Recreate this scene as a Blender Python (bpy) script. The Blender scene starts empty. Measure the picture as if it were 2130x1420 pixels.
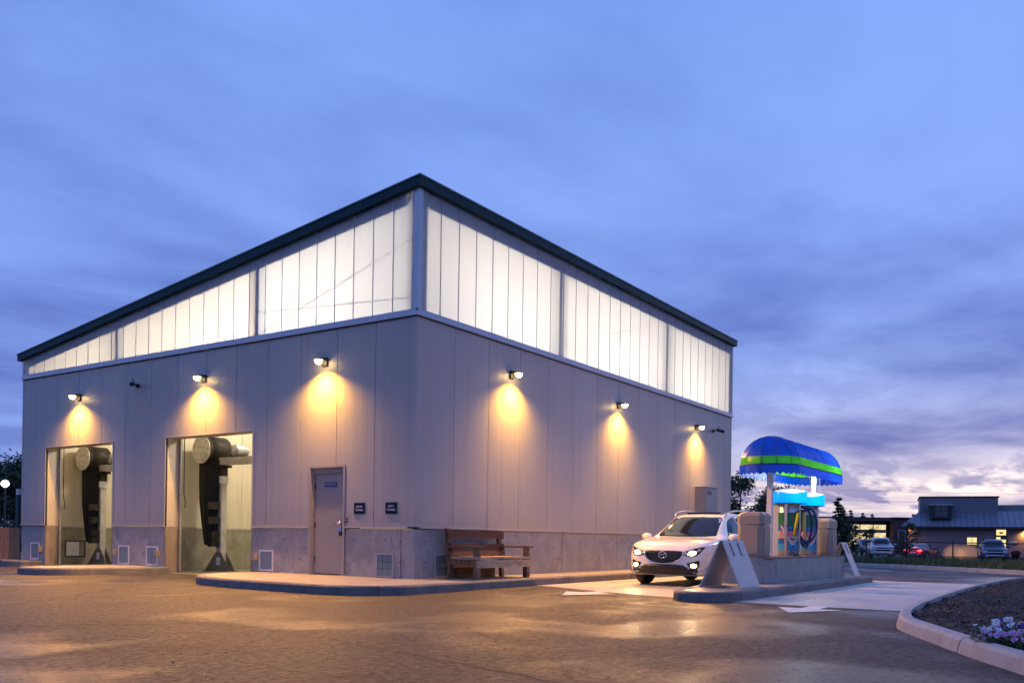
import bpy, bmesh, math, random
from mathutils import Vector, Matrix
from mathutils.bvhtree import BVHTree
random.seed(7)
R = math.radians
PI = math.pi
SC = bpy.context.scene
COL = SC.collection

# ---------------------------------------------------------------- camera
CAM = Vector((-12.992, -11.094, 0.945))
YAW, ROLL, FPX = 0.5987, 0.0149, 1881.9
FW = Vector((math.cos(YAW), math.sin(YAW), 0)); RT = Vector((math.sin(YAW), -math.cos(YAW), 0)); UP = Vector((0, 0, 1))
cam_d = bpy.data.cameras.new('camera'); cam = bpy.data.objects.new('camera', cam_d); COL.objects.link(cam)
cr = RT * math.cos(ROLL) + UP * math.sin(ROLL); cu = UP * math.cos(ROLL) - RT * math.sin(ROLL)
m = Matrix((cr, cu, -FW)).transposed().to_4x4(); m.translation = CAM; cam.matrix_world = m
cam_d.sensor_width = 36; cam_d.sensor_fit = 'HORIZONTAL'; cam_d.lens = 36 * FPX / 2130
cam_d.shift_y = (1118.7 - 710) / 2130; cam_d.clip_start = 0.05; cam_d.clip_end = 3000
SC.camera = cam

# ---------------------------------------------------------------- node helpers
def N(nt, typ, **kw):
    n = nt.nodes.new(typ)
    for k, v in kw.items():
        if k in n.inputs.keys() if isinstance(k, str) else False: n.inputs[k].default_value = v
        else: setattr(n, k, v)
    return n
def L(nt, a, b): nt.links.new(a, b)
def math_n(nt, op, a, b=None, clamp=False):
    n = nt.nodes.new('ShaderNodeMath'); n.operation = op; n.use_clamp = clamp
    for i, v in enumerate((a, b)):
        if v is None: continue
        if isinstance(v, (int, float)): n.inputs[i].default_value = v
        else: nt.links.new(v, n.inputs[i])
    return n.outputs[0]
def mixc(nt, fac, a, b, blend='MIX'):
    n = nt.nodes.new('ShaderNodeMix'); n.data_type = 'RGBA'; n.blend_type = blend
    for s, v in ((n.inputs[0], fac), (n.inputs[6], a), (n.inputs[7], b)):
        if isinstance(v, (int, float)): s.default_value = v
        elif isinstance(v, tuple): s.default_value = (*v[:3], 1)
        else: nt.links.new(v, s)
    return n.outputs[2]
def ramp(nt, fac, stops, interp='LINEAR'):
    n = nt.nodes.new('ShaderNodeValToRGB'); n.color_ramp.interpolation = interp
    e = n.color_ramp.elements
    while len(e) < len(stops): e.new(0.5)
    for i, (p, c) in enumerate(stops):
        e[i].position = p; e[i].color = (*c, 1) if isinstance(c, tuple) else (c, c, c, 1)
    nt.links.new(fac, n.inputs[0]); return n.outputs[0]
def smooth(nt, v, a, b, x=0.0, y=1.0):
    n = nt.nodes.new('ShaderNodeMapRange'); n.interpolation_type = 'SMOOTHSTEP'
    n.inputs[1].default_value = a; n.inputs[2].default_value = b; n.inputs[3].default_value = x; n.inputs[4].default_value = y
    nt.links.new(v, n.inputs[0]); return n.outputs[0]
def noise(nt, vec, scale, detail=4, rough=0.55, dist=0.0):
    n = nt.nodes.new('ShaderNodeTexNoise'); n.inputs['Scale'].default_value = scale
    n.inputs['Detail'].default_value = detail; n.inputs['Roughness'].default_value = rough; n.inputs['Distortion'].default_value = dist
    nt.links.new(vec, n.inputs['Vector']); return n.outputs[0]
def vmap(nt, vec, scale=(1, 1, 1), loc=(0, 0, 0), rot=(0, 0, 0)):
    n = nt.nodes.new('ShaderNodeMapping'); n.inputs['Scale'].default_value = scale
    n.inputs['Location'].default_value = loc; n.inputs['Rotation'].default_value = rot
    nt.links.new(vec, n.inputs[0]); return n.outputs[0]

# ---------------------------------------------------------------- world: dusk sky under a broken cloud deck
GLOW_AZ = R(-3)          # the sun has set a little to the right of the view
w = bpy.data.worlds.new('World'); SC.world = w; w.use_nodes = True
nt = w.node_tree; nt.nodes.clear()
tc = nt.nodes.new('ShaderNodeTexCoord'); dirv = tc.outputs['Generated']
sep = nt.nodes.new('ShaderNodeSeparateXYZ'); L(nt, dirv, sep.inputs[0])
z = math_n(nt, 'MAXIMUM', sep.outputs[2], 0.0)
den = math_n(nt, 'ADD', z, 0.10)
cmb = nt.nodes.new('ShaderNodeCombineXYZ')
L(nt, math_n(nt, 'DIVIDE', sep.outputs[0], den), cmb.inputs[0]); L(nt, math_n(nt, 'DIVIDE', sep.outputs[1], den), cmb.inputs[1])
plane = cmb.outputs[0]
rotp = vmap(nt, plane, (0.75, 1.0, 1), (3.3, 1.7, 0), (0, 0, R(40)))
n1 = noise(nt, rotp, 1.35, 8, 0.55, 0.3)
n2 = noise(nt, vmap(nt, plane, (1, 1, 1), (7.7, 2.1, 4)), 0.55, 4, 0.5, 0.2)
n3 = noise(nt, vmap(nt, plane, (0.6, 1.4, 1), (1.2, 9.1, 0), (0, 0, R(-56))), 1.3, 7, 0.6, 0.2)
# azimuth towards the place where the sun set
hor = nt.nodes.new('ShaderNodeVectorMath'); hor.operation = 'NORMALIZE'
flat = nt.nodes.new('ShaderNodeCombineXYZ'); L(nt, sep.outputs[0], flat.inputs[0]); L(nt, sep.outputs[1], flat.inputs[1]); L(nt, flat.outputs[0], hor.inputs[0])
dot = nt.nodes.new('ShaderNodeVectorMath'); dot.operation = 'DOT_PRODUCT'; L(nt, hor.outputs[0], dot.inputs[0])
dot.inputs[1].default_value = (math.cos(GLOW_AZ), math.sin(GLOW_AZ), 0)
glow = smooth(nt, dot.outputs[1], 0.70, 1.0)
low = math_n(nt, 'POWER', 2.718, math_n(nt, 'MULTIPLY', z, -20.0))
lowb = math_n(nt, 'POWER', 2.718, math_n(nt, 'MULTIPLY', z, -8.0))
glow_low = math_n(nt, 'MULTIPLY', glow, low)
sky_t = nt.nodes.new('ShaderNodeTexSky'); sky_t.sky_type = 'NISHITA'; sky_t.sun_disc = False
sky_t.sun_elevation = R(1.0); sky_t.sun_rotation = PI / 2 - GLOW_AZ; sky_t.altitude = 20
sky_dim = mixc(nt, 1.0, sky_t.outputs[0], (0.004, 0.005, 0.008), 'MULTIPLY')
clear = ramp(nt, z, [(0.0, (0.27, 0.37, 0.80)), (0.16, (0.27, 0.42, 0.94)), (0.5, (0.24, 0.40, 0.96)), (1.0, (0.12, 0.21, 0.60))])
clear = mixc(nt, math_n(nt, 'MULTIPLY', glow_low, 3.3, True), clear, (1.25, 1.06, 0.98))
clear = mixc(nt, 1.0, clear, sky_dim, 'ADD')
cloud = ramp(nt, z, [(0.0, (0.13, 0.17, 0.46)), (0.10, (0.085, 0.12, 0.42)), (0.22, (0.10, 0.165, 0.53)), (0.5, (0.125, 0.225, 0.66)), (1.0, (0.07, 0.12, 0.42))])
cloud = mixc(nt, math_n(nt, 'MULTIPLY', glow_low, 0.95, True), cloud, (0.27, 0.22, 0.47))
mask = smooth(nt, math_n(nt, 'ADD', math_n(nt, 'MULTIPLY', n1, 0.65), math_n(nt, 'MULTIPLY', n2, 0.45)), 0.37, 0.76)
bands = smooth(nt, n3, 0.44, 0.58)
mask = math_n(nt, 'MAXIMUM', mask, math_n(nt, 'MULTIPLY', math_n(nt, 'MULTIPLY', bands, lowb), 1.35, True))
mask = math_n(nt, 'MULTIPLY', mask, 0.92)
skyc = mixc(nt, mask, clear, cloud)
bg = nt.nodes.new('ShaderNodeBackground'); L(nt, skyc, bg.inputs[0]); bg.inputs[1].default_value = 1.04
wo = nt.nodes.new('ShaderNodeOutputWorld'); L(nt, bg.outputs[0], wo.inputs[0])

# the last of the sun, very weak and soft, from the glow
sd = bpy.data.lights.new('sun', 'SUN'); sd.energy = 0.12; sd.angle = R(20); sd.color = (1, 0.82, 0.72)
so = bpy.data.objects.new('sun', sd); COL.objects.link(so)
so.rotation_euler = Vector((math.cos(GLOW_AZ), math.sin(GLOW_AZ), 0.14)).to_track_quat('Z', 'Y').to_euler()

SC.view_settings.view_transform = 'Standard'; SC.view_settings.look = 'None'
SC.view_settings.exposure = 0.0; SC.view_settings.gamma = 1.0
cy = SC.cycles; cy.use_denoising = True
cy.max_bounces = 7; cy.diffuse_bounces = 3; cy.glossy_bounces = 3; cy.transmission_bounces = 5; cy.transparent_max_bounces = 8
cy.caustics_reflective = False; cy.caustics_refractive = False; cy.sample_clamp_indirect = 4.0; cy.use_light_tree = True

# ---------------------------------------------------------------- materials
MATS = {}
def pbr(name, col, rough=0.6, metal=0.0, spec=0.5, var=0.0, vscale=3.0, bump=0.0, bscale=30.0, coat=0.0, streak=None, emit=None, estr=0.0, col2=None, rvar=0.0):
    if name in MATS: return MATS[name]
    m = bpy.data.materials.new(name); m.use_nodes = True; nt = m.node_tree
    b = nt.nodes['Principled BSDF']; b.inputs['Roughness'].default_value = rough; b.inputs['Metallic'].default_value = metal
    b.inputs['Specular IOR Level'].default_value = spec; b.inputs['Coat Weight'].default_value = coat
    b.inputs['Base Color'].default_value = (*col, 1)
    g = nt.nodes.new('ShaderNodeNewGeometry'); pos = g.outputs['Position']
    if streak: pos_v = vmap(nt, pos, streak)
    else: pos_v = pos
    if var > 0 or col2:
        n = noise(nt, pos_v, vscale, 6, 0.6, 0.3)
        c2 = col2 if col2 else tuple(c * (1 - var) for c in col)
        c1 = col if col2 else tuple(min(1, c * (1 + var * 0.6)) for c in col)
        L(nt, mixc(nt, smooth(nt, n, 0.32, 0.68), c1, c2), b.inputs['Base Color'])
        if rvar: L(nt, smooth(nt, n, 0.3, 0.7, rough - rvar, rough + rvar), b.inputs['Roughness'])
    if bump > 0:
        bn = nt.nodes.new('ShaderNodeBump'); bn.inputs['Strength'].default_value = bump; bn.inputs['Distance'].default_value = 0.01
        L(nt, noise(nt, pos_v, bscale, 5, 0.6), bn.inputs['Height']); L(nt, bn.outputs[0], b.inputs['Normal'])
    if emit:
        b.inputs['Emission Color'].default_value = (*emit, 1); b.inputs['Emission Strength'].default_value = estr
    MATS[name] = m; return m
def emis(name, col, s):
    if name in MATS: return MATS[name]
    m = bpy.data.materials.new(name); m.use_nodes = True; nt = m.node_tree; nt.nodes.clear()
    e = nt.nodes.new('ShaderNodeEmission'); e.inputs[0].default_value = (*col, 1); e.inputs[1].default_value = s
    o = nt.nodes.new('ShaderNodeOutputMaterial'); L(nt, e.outputs[0], o.inputs[0]); MATS[name] = m; return m
def translucent(name, col, tcol, fac=0.6, rough=0.3, ribs=None, gloss=0.08):
    m = bpy.data.materials.new(name); m.use_nodes = True; nt = m.node_tree; nt.nodes.clear()
    d = nt.nodes.new('ShaderNodeBsdfDiffuse'); d.inputs[0].default_value = (*col, 1)
    t = nt.nodes.new('ShaderNodeBsdfTranslucent'); t.inputs[0].default_value = (*tcol, 1)
    gl = nt.nodes.new('ShaderNodeBsdfGlossy'); gl.inputs[1].default_value = rough
    if ribs:
        g = nt.nodes.new('ShaderNodeNewGeometry'); s = nt.nodes.new('ShaderNodeSeparateXYZ'); L(nt, g.outputs['Position'], s.inputs[0])
        a = math_n(nt, 'SINE', math_n(nt, 'MULTIPLY', math_n(nt, 'ADD', s.outputs[0], s.outputs[1]), ribs))
        n = noise(nt, vmap(nt, g.outputs['Position'], (3, 3, 0.15)), 2.0, 4)
        f = math_n(nt, 'ADD', math_n(nt, 'MULTIPLY', a, 0.045), math_n(nt, 'MULTIPLY', n, 0.16))
        L(nt, mixc(nt, f, tcol, tuple(c * 0.5 for c in tcol)), t.inputs[0])
    m1 = nt.nodes.new('ShaderNodeMixShader'); m1.inputs[0].default_value = fac; L(nt, d.outputs[0], m1.inputs[1]); L(nt, t.outputs[0], m1.inputs[2])
    m2 = nt.nodes.new('ShaderNodeMixShader'); m2.inputs[0].default_value = gloss; L(nt, m1.outputs[0], m2.inputs[1]); L(nt, gl.outputs[0], m2.inputs[2])
    o = nt.nodes.new('ShaderNodeOutputMaterial'); L(nt, m2.outputs[0], o.inputs[0]); MATS[name] = m; return m

def asphalt_mat(name, base, dark, wet=1.0):
    m = bpy.data.materials.new(name); m.use_nodes = True; nt = m.node_tree; b = nt.nodes['Principled BSDF']
    g = nt.nodes.new('ShaderNodeNewGeometry'); pos = g.outputs['Position']
    big = noise(nt, vmap(nt, pos, (0.8, 1.0, 1), (1.3, 0.4, 0), (0, 0, R(56))), 0.42, 6, 0.62, 0.6)
    mid = noise(nt, vmap(nt, pos, (1, 1, 1), (5, 3, 0)), 1.5, 7, 0.7, 0.3)
    grain = noise(nt, pos, 13, 10, 0.95); fine = noise(nt, pos, 60, 4, 0.8)
    gr = smooth(nt, math_n(nt, 'ADD', math_n(nt, 'MULTIPLY', grain, 0.8), math_n(nt, 'MULTIPLY', fine, 0.2)), 0.41, 0.60)
    mean = tuple((p + q) / 2 for p, q in zip(base, dark))
    c = mixc(nt, gr, dark, base)
    c = mixc(nt, smooth(nt, big, 0.43, 0.60, 0, 0.75), c, tuple(x * 0.7 for x in dark))                      # damp, darker areas
    c = mixc(nt, smooth(nt, mid, 0.56, 0.72, 0, 0.35), c, tuple(x * 0.6 for x in dark))
    drip = nt.nodes.new('ShaderNodeTexVoronoi'); drip.inputs['Scale'].default_value = 0.9; L(nt, pos, drip.inputs['Vector'])
    c = mixc(nt, smooth(nt, drip.outputs[0], 0.015, 0.055, 0.5, 0), c, (0.012, 0.011, 0.012))   # oil drips
    cr = nt.nodes.new('ShaderNodeTexVoronoi'); cr.feature = 'DISTANCE_TO_EDGE'; cr.inputs['Scale'].default_value = 0.10
    wob = nt.nodes.new('ShaderNodeVectorMath'); wob.operation = 'ADD'; L(nt, pos, wob.inputs[0])
    nv = nt.nodes.new('ShaderNodeTexNoise'); nv.inputs['Scale'].default_value = 1.4; nv.inputs['Detail'].default_value = 7; L(nt, pos, nv.inputs[0])
    sc = nt.nodes.new('ShaderNodeVectorMath'); sc.operation = 'SCALE'; sc.inputs[3].default_value = 0.6; L(nt, nv.outputs[1], sc.inputs[0]); L(nt, sc.outputs[0], wob.inputs[1])
    L(nt, wob.outputs[0], cr.inputs['Vector'])
    crack = smooth(nt, cr.outputs[0], 0.0012, 0.0050, 1, 0)
    c = mixc(nt, math_n(nt, 'MULTIPLY', crack, 0.85), c, (0.012, 0.011, 0.012))
    L(nt, c, b.inputs['Base Color'])
    pud = noise(nt, vmap(nt, pos, (0.8, 1.0, 1), (1.3, 0.4, 0), (0, 0, R(56))), 0.42, 2.5, 0.45, 0.3)
    wetm = smooth(nt, math_n(nt, 'ADD', math_n(nt, 'MULTIPLY', pud, 0.88), math_n(nt, 'MULTIPLY', mid, 0.12)), 0.44, 0.64)
    ro = math_n(nt, 'SUBTRACT', smooth(nt, wetm, 0, 1, 0.64, 0.64 - 0.30 * wet), math_n(nt, 'MULTIPLY', gr, 0.10))
    L(nt, ro, b.inputs['Roughness']); L(nt, math_n(nt, 'MULTIPLY', smooth(nt, wetm, 0, 1, 0.40, 0.75), smooth(nt, gr, 0, 1, 0.25, 1.15)), b.inputs['Specular IOR Level'])
    h = math_n(nt, 'ADD', math_n(nt, 'MULTIPLY', fine, 0.6), math_n(nt, 'MULTIPLY', grain, 1.6))
    h = math_n(nt, 'SUBTRACT', h, math_n(nt, 'MULTIPLY', crack, 0.8))
    bn = nt.nodes.new('ShaderNodeBump'); bn.inputs['Distance'].default_value = 0.014; bn.inputs['Strength'].default_value = 0.85
    L(nt, h, bn.inputs['Height']); L(nt, bn.outputs[0], b.inputs['Normal']); MATS[name] = m; return m

def concrete_mat(name, c1, c2, stain=(0.12, 0.11, 0.12), sscale=1.2, rough=0.75, streak=(1, 1, 0.35)):
    m = bpy.data.materials.new(name); m.use_nodes = True; nt = m.node_tree; b = nt.nodes['Principled BSDF']
    g = nt.nodes.new('ShaderNodeNewGeometry'); pos = g.outputs['Position']
    a = noise(nt, pos, 2.6, 8, 0.68, 0.4); s = noise(nt, vmap(nt, pos, streak), sscale * 2.2, 7, 0.7, 0.7); f = noise(nt, pos, 45, 4, 0.7)
    c = mixc(nt, smooth(nt, a, 0.33, 0.66), c1, c2)
    c = mixc(nt, smooth(nt, s, 0.50, 0.74, 0, 0.7), c, stain)
    c = mixc(nt, smooth(nt, f, 0.3, 0.7, 0, 0.3), c, tuple(x * 0.6 for x in c1))
    L(nt, c, b.inputs['Base Color']); b.inputs['Roughness'].default_value = rough
    L(nt, smooth(nt, s, 0.4, 0.7, rough, rough - 0.25), b.inputs['Roughness'])
    bn = nt.nodes.new('ShaderNodeBump'); bn.inputs['Strength'].default_value = 0.35; bn.inputs['Distance'].default_value = 0.006
    L(nt, math_n(nt, 'ADD', f, a), bn.inputs['Height']); L(nt, bn.outputs[0], b.inputs['Normal']); MATS[name] = m; return m

def wood_mat(name, c1, c2, axis=(1, 14, 14), rough=0.7):
    m = bpy.data.materials.new(name); m.use_nodes = True; nt = m.node_tree; b = nt.nodes['Principled BSDF']
    tcn = nt.nodes.new('ShaderNodeTexCoord'); pos = tcn.outputs['Object']
    oi = nt.nodes.new('ShaderNodeObjectInfo'); ad = nt.nodes.new('ShaderNodeVectorMath'); ad.operation = 'ADD'; L(nt, pos, ad.inputs[0])
    cx = nt.nodes.new('ShaderNodeCombineXYZ'); L(nt, math_n(nt, 'MULTIPLY', oi.outputs['Random'], 30), cx.inputs[0]); L(nt, cx.outputs[0], ad.inputs[1])
    g1 = noise(nt, vmap(nt, ad.outputs[0], axis), 2.4, 8, 0.7, 0.9); g2 = noise(nt, ad.outputs[0], 5, 5, 0.6, 0.5)
    c = mixc(nt, smooth(nt, g1, 0.35, 0.66), c1, c2)
    c = mixc(nt, smooth(nt, g2, 0.55, 0.75, 0, 0.6), c, tuple(x * 0.3 for x in c2))
    L(nt, c, b.inputs['Base Color']); b.inputs['Roughness'].default_value = rough
    bn = nt.nodes.new('ShaderNodeBump'); bn.inputs['Strength'].default_value = 0.5; bn.inputs['Distance'].default_value = 0.004
    L(nt, g1, bn.inputs['Height']); L(nt, bn.outputs[0], b.inputs['Normal']); MATS[name] = m; return m

ASPH = asphalt_mat('wet_asphalt', (0.125, 0.098, 0.085), (0.018, 0.0155, 0.015), 1.0)
ROADM = asphalt_mat('road_asphalt', (0.085, 0.088, 0.10), (0.04, 0.042, 0.05), 0.9)
CONC = concrete_mat('cast_concrete', (0.44, 0.425, 0.41), (0.31, 0.30, 0.295), (0.15, 0.145, 0.145), 3.2, 0.75, (1.6, 1.6, 0.45))
CONC_IN = concrete_mat('bay_concrete', (0.33, 0.31, 0.25), (0.22, 0.20, 0.15), (0.10, 0.09, 0.06), 2.0, 0.6, (3, 3, 0.3))
BKERB = concrete_mat('bed_kerb_concrete', (0.50, 0.50, 0.51), (0.36, 0.36, 0.37), (0.16, 0.155, 0.16), 1.3)
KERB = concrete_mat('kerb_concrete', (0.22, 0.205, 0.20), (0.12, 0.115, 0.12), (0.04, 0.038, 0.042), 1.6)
PLAT = concrete_mat('platform_concrete', (0.46, 0.42, 0.38), (0.36, 0.33, 0.30), (0.24, 0.21, 0.19), 0.8, 0.55, (1, 1, 1))
PADM = concrete_mat('pad_concrete', (0.52, 0.50, 0.48), (0.45, 0.43, 0.41), (0.36, 0.34, 0.33), 0.5, 0.5, (0.25, 1.4, 1))
def wall_mat():
    m = bpy.data.materials.new('painted_wall_panel'); m.use_nodes = True; nt = m.node_tree; b = nt.nodes['Principled BSDF']
    g = nt.nodes.new('ShaderNodeNewGeometry'); pos = g.outputs['Position']; oi = nt.nodes.new('ShaderNodeObjectInfo')
    s_ = nt.nodes.new('ShaderNodeSeparateXYZ'); L(nt, pos, s_.inputs[0])
    c = mixc(nt, oi.outputs['Random'], (0.48, 0.46, 0.44), (0.43, 0.415, 0.40))
    st = noise(nt, vmap(nt, pos, (5, 5, 0.10)), 1.6, 6, 0.65); c = mixc(nt, smooth(nt, st, 0.45, 0.75, 0, 0.22), c, (0.28, 0.26, 0.25))
    sp = noise(nt, vmap(nt, pos, (2, 2, 0.8)), 2.5, 6, 0.7); low_ = smooth(nt, math_n(nt, 'ADD', s_.outputs[2], math_n(nt, 'MULTIPLY', sp, 1.4)), 1.5, 2.6, 0.35, 0)
    c = mixc(nt, low_, c, (0.26, 0.22, 0.19)); L(nt, c, b.inputs['Base Color'])
    L(nt, smooth(nt, st, 0.35, 0.7, 0.36, 0.5), b.inputs['Roughness'])
    bn = nt.nodes.new('ShaderNodeBump'); bn.inputs['Strength'].default_value = 0.25; bn.inputs['Distance'].default_value = 0.02
    rib = math_n(nt, 'SINE', math_n(nt, 'MULTIPLY', math_n(nt, 'ADD', s_.outputs[0], s_.outputs[1]), 2 * PI / 0.26))
    L(nt, math_n(nt, 'ADD', math_n(nt, 'MULTIPLY', rib, 0.10), noise(nt, vmap(nt, pos, (1, 1, 0.35)), 0.9, 3)), bn.inputs['Height']); L(nt, bn.outputs[0], b.inputs['Normal']); MATS['painted_wall_panel'] = m; return m
WALL = wall_mat()
WALL_IN = pbr('liner_panel', (0.66, 0.60, 0.46), 0.45, var=0.08, vscale=1.5, streak=(3, 3, 0.2))
DOORM = pbr('door_paint', (0.30, 0.285, 0.28), 0.4, var=0.04, vscale=2)
TRIM = pbr('light_trim', (0.52, 0.54, 0.60), 0.35, metal=0.3)
CREAM = pbr('cream_flashing', (0.58, 0.52, 0.47), 0.4)
FASC = pbr('dark_teal_fascia', (0.004, 0.040, 0.055), 0.5, spec=0.2, var=0.1)
WHITEIN = pbr('white_underside', (0.7, 0.7, 0.68), 0.6)
STEELD = pbr('dark_steel', (0.06, 0.06, 0.065), 0.5, metal=0.4)
BLACK = pbr('black_rubber', (0.006, 0.006, 0.007), 0.6, spec=0.25, var=0.3, vscale=8)
BLACKG = pbr('black_plastic', (0.012, 0.012, 0.014), 0.3)
CHROME = pbr('bright_metal', (0.75, 0.76, 0.78), 0.18, metal=1.0)
STAIN = pbr('stainless', (0.55, 0.55, 0.56), 0.28, metal=0.9, var=0.1, vscale=2, streak=(6, 6, 0.3))
GALV = pbr('galvanised', (0.45, 0.46, 0.48), 0.42, metal=0.75, var=0.15, vscale=9)
WHITEP = pbr('white_paint', (0.75, 0.75, 0.74), 0.45, var=0.1, vscale=6)
ROADPAINT = pbr('road_paint', (0.78, 0.78, 0.76), 0.55, var=0.12, vscale=14, bump=0.2, bscale=60)
POLY = translucent('polycarbonate', (0.72, 0.74, 0.80), (0.90, 0.89, 0.88), 0.70, 0.3, ribs=2 * PI / 0.045)

# ---------------------------------------------------------------- mesh helpers
def link(o, parent=None):
    COL.objects.link(o)
    if parent is not None: o.parent = parent
    return o
def obj(name, bm, mat, parent=None, smooth_=False, bevel=0.0, bseg=2):
    if bevel > 0:
        es = [e for e in bm.edges if len(e.link_faces) == 2 and e.calc_face_angle(0) > 0.6]
        if es: bmesh.ops.bevel(bm, geom=es, offset=bevel, segments=bseg, affect='EDGES', profile=0.5, clamp_overlap=True)
    me = bpy.data.meshes.new(name); bm.to_mesh(me); bm.free()
    for x in (mat if isinstance(mat, (list, tuple)) else [mat]): me.materials.append(x)
    if smooth_:
        for p in me.polygons: p.use_smooth = True
    return link(bpy.data.objects.new(name, me), parent)
def mesh(name, verts, faces, mat, parent=None, smooth_=False):
    me = bpy.data.meshes.new(name); me.from_pydata([tuple(v) for v in verts], [], faces); me.materials.append(mat)
    if smooth_:
        for p in me.polygons: p.use_smooth = True
    return link(bpy.data.objects.new(name, me), parent)
def B(*boxes):
    bm = bmesh.new()
    for b in boxes: box(bm, *b)
    return bm
def box(bm, x0, x1, y0, y1, z0, z1):
    v = [bm.verts.new((x, y, zz)) for zz in (z0, z1) for y in (y0, y1) for x in (x0, x1)]
    for f in ((0, 2, 3, 1), (4, 5, 7, 6), (0, 1, 5, 4), (2, 6, 7, 3), (0, 4, 6, 2), (1, 3, 7, 5)): bm.faces.new([v[i] for i in f])
    return v
def ring(c, u, v, r, n, sy=1.0): return [c + u * (r * math.cos(2 * PI * i / n)) + v * (r * sy * math.sin(2 * PI * i / n)) for i in range(n)]
def frame(d):
    d = d.normalized(); a = Vector((0, 0, 1)) if abs(d.z) < 0.9 else Vector((1, 0, 0))
    u = d.cross(a).normalized(); return u, d.cross(u).normalized()
def tube(bm, pts, r, n=8, cap=True):
    pts = [Vector(p) for p in pts]; rs = r if isinstance(r, (list, tuple)) else [r] * len(pts)
    prev = None; first = None; u = None
    for i, p in enumerate(pts):
        d = (pts[min(i + 1, len(pts) - 1)] - pts[max(i - 1, 0)])
        if u is None: u, v = frame(d)
        else:
            d.normalize(); u = (u - d * u.dot(d)).normalized(); v = d.cross(u)
        rg = [bm.verts.new(q) for q in ring(p, u, v, rs[i], n)]
        if prev:
            for k in range(n): bm.faces.new((prev[k], prev[(k + 1) % n], rg[(k + 1) % n], rg[k]))
        else: first = rg
        prev = rg
    if cap: bm.faces.new(first[::-1]); bm.faces.new(prev)
    return bm
def T(pts, r, n=8): return tube(bmesh.new(), pts, r, n)
def lathe(bm, prof, n=24, c=(0, 0, 0), axis='Z', cap=True):
    c = Vector(c); prev = None; rings = []
    for r, h in prof:
        rg = []
        for i in range(n):
            a = 2 * PI * i / n; p, q = r * math.cos(a), r * math.sin(a)
            o = {'Z': (p, q, h), 'X': (h, p, q), 'Y': (q, h, p)}[axis]
            rg.append(bm.verts.new(c + Vector(o)))
        if prev:
            for k in range(n): bm.faces.new((prev[k], prev[(k + 1) % n], rg[(k + 1) % n], rg[k]))
        prev = rg; rings.append(rg)
    if cap: bm.faces.new(rings[0][::-1]); bm.faces.new(rings[-1])
    return bm
def prism(bm, pts, z0, z1):
    a = [bm.verts.new((p[0], p[1], z0)) for p in pts]; b = [bm.verts.new((p[0], p[1], z1)) for p in pts]; n = len(pts)
    bm.faces.new(a[::-1]); bm.faces.new(b)
    for k in range(n): bm.faces.new((a[k], a[(k + 1) % n], b[(k + 1) % n], b[k]))
    bmesh.ops.recalc_face_normals(bm, faces=bm.faces[:]); return bm
def sheet(name, pts, zz, mat, parent=None):
    bm = bmesh.new(); f = bm.faces.new([bm.verts.new((p[0], p[1], zz)) for p in pts])
    bm.normal_update()
    if f.normal.z < 0: f.normal_flip()
    return obj(name, bm, mat, parent)
def empty(name, loc=(0, 0, 0), rz=0.0, label=None, cat=None, group=None):
    o = bpy.data.objects.new(name, None); COL.objects.link(o); o.location = loc; o.rotation_euler = (0, 0, rz); o.empty_display_size = 0.2
    return tag(o, label, cat, group)
def tag(o, label=None, cat=None, group=None, kind=None):
    if label: o['label'] = label
    if cat: o['category'] = cat
    if group: o['group'] = group
    if kind: o['kind'] = kind
    return o
def struct(o): o['kind'] = 'structure'; return o
def site(lat, dep, zz=0.0):            # metres to the right of / ahead of the camera's foot
    p = Vector((CAM.x, CAM.y, 0)) + RT * lat + FW * dep; return Vector((p.x, p.y, zz))
SITE_RZ = math.atan2(RT.y, RT.x)        # local +x = to the right, local +y = away
def copy_tree(o, parent=None):
    c = o.copy(); COL.objects.link(c); c.parent = parent
    for ch in list(o.children): copy_tree(ch, c)
    return c
def cat_rom(pts, n):
    pts = [Vector(p) for p in pts]; P = [pts[0] * 2 - pts[1]] + pts + [pts[-1] * 2 - pts[-2]]; out = []
    for i in range(1, len(P) - 2):
        for k in range(n):
            t = k / n; a, b, c, d = P[i - 1], P[i], P[i + 1], P[i + 2]
            out.append(0.5 * ((2 * b) + (c - a) * t + (2 * a - 5 * b + 4 * c - d) * t * t + (3 * b - a - 3 * c + d) * t ** 3))
    out.append(pts[-1]); return out
def text(name, body, size, loc, rot, mat, parent=None, extrude=0.001, align='CENTER'):
    cu_ = bpy.data.curves.new(name, 'FONT'); cu_.body = body; cu_.size = size; cu_.extrude = extrude; cu_.align_x = align; cu_.align_y = 'CENTER'; cu_.offset = size * 0.018
    t = bpy.data.objects.new('tmp_text', cu_); COL.objects.link(t)
    me = bpy.data.meshes.new_from_object(t.evaluated_get(bpy.context.evaluated_depsgraph_get())); me.materials.clear(); me.materials.append(mat)
    bpy.data.objects.remove(t); o = bpy.data.objects.new(name, me); link(o, parent); o.location = loc; o.rotation_euler = rot; return o
def lamp(name, typ, energy, col, loc, parent, **kw):
    d = bpy.data.lights.new(name, typ); d.energy = energy; d.color = col
    aim = kw.pop('aim', None)
    for k, v in kw.items(): setattr(d, k, v)
    o = bpy.data.objects.new(name, d); link(o, parent); o.location = loc
    if aim is not None: o.rotation_euler = (-Vector(aim)).to_track_quat('Z', 'Y').to_euler()
    return o

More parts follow.
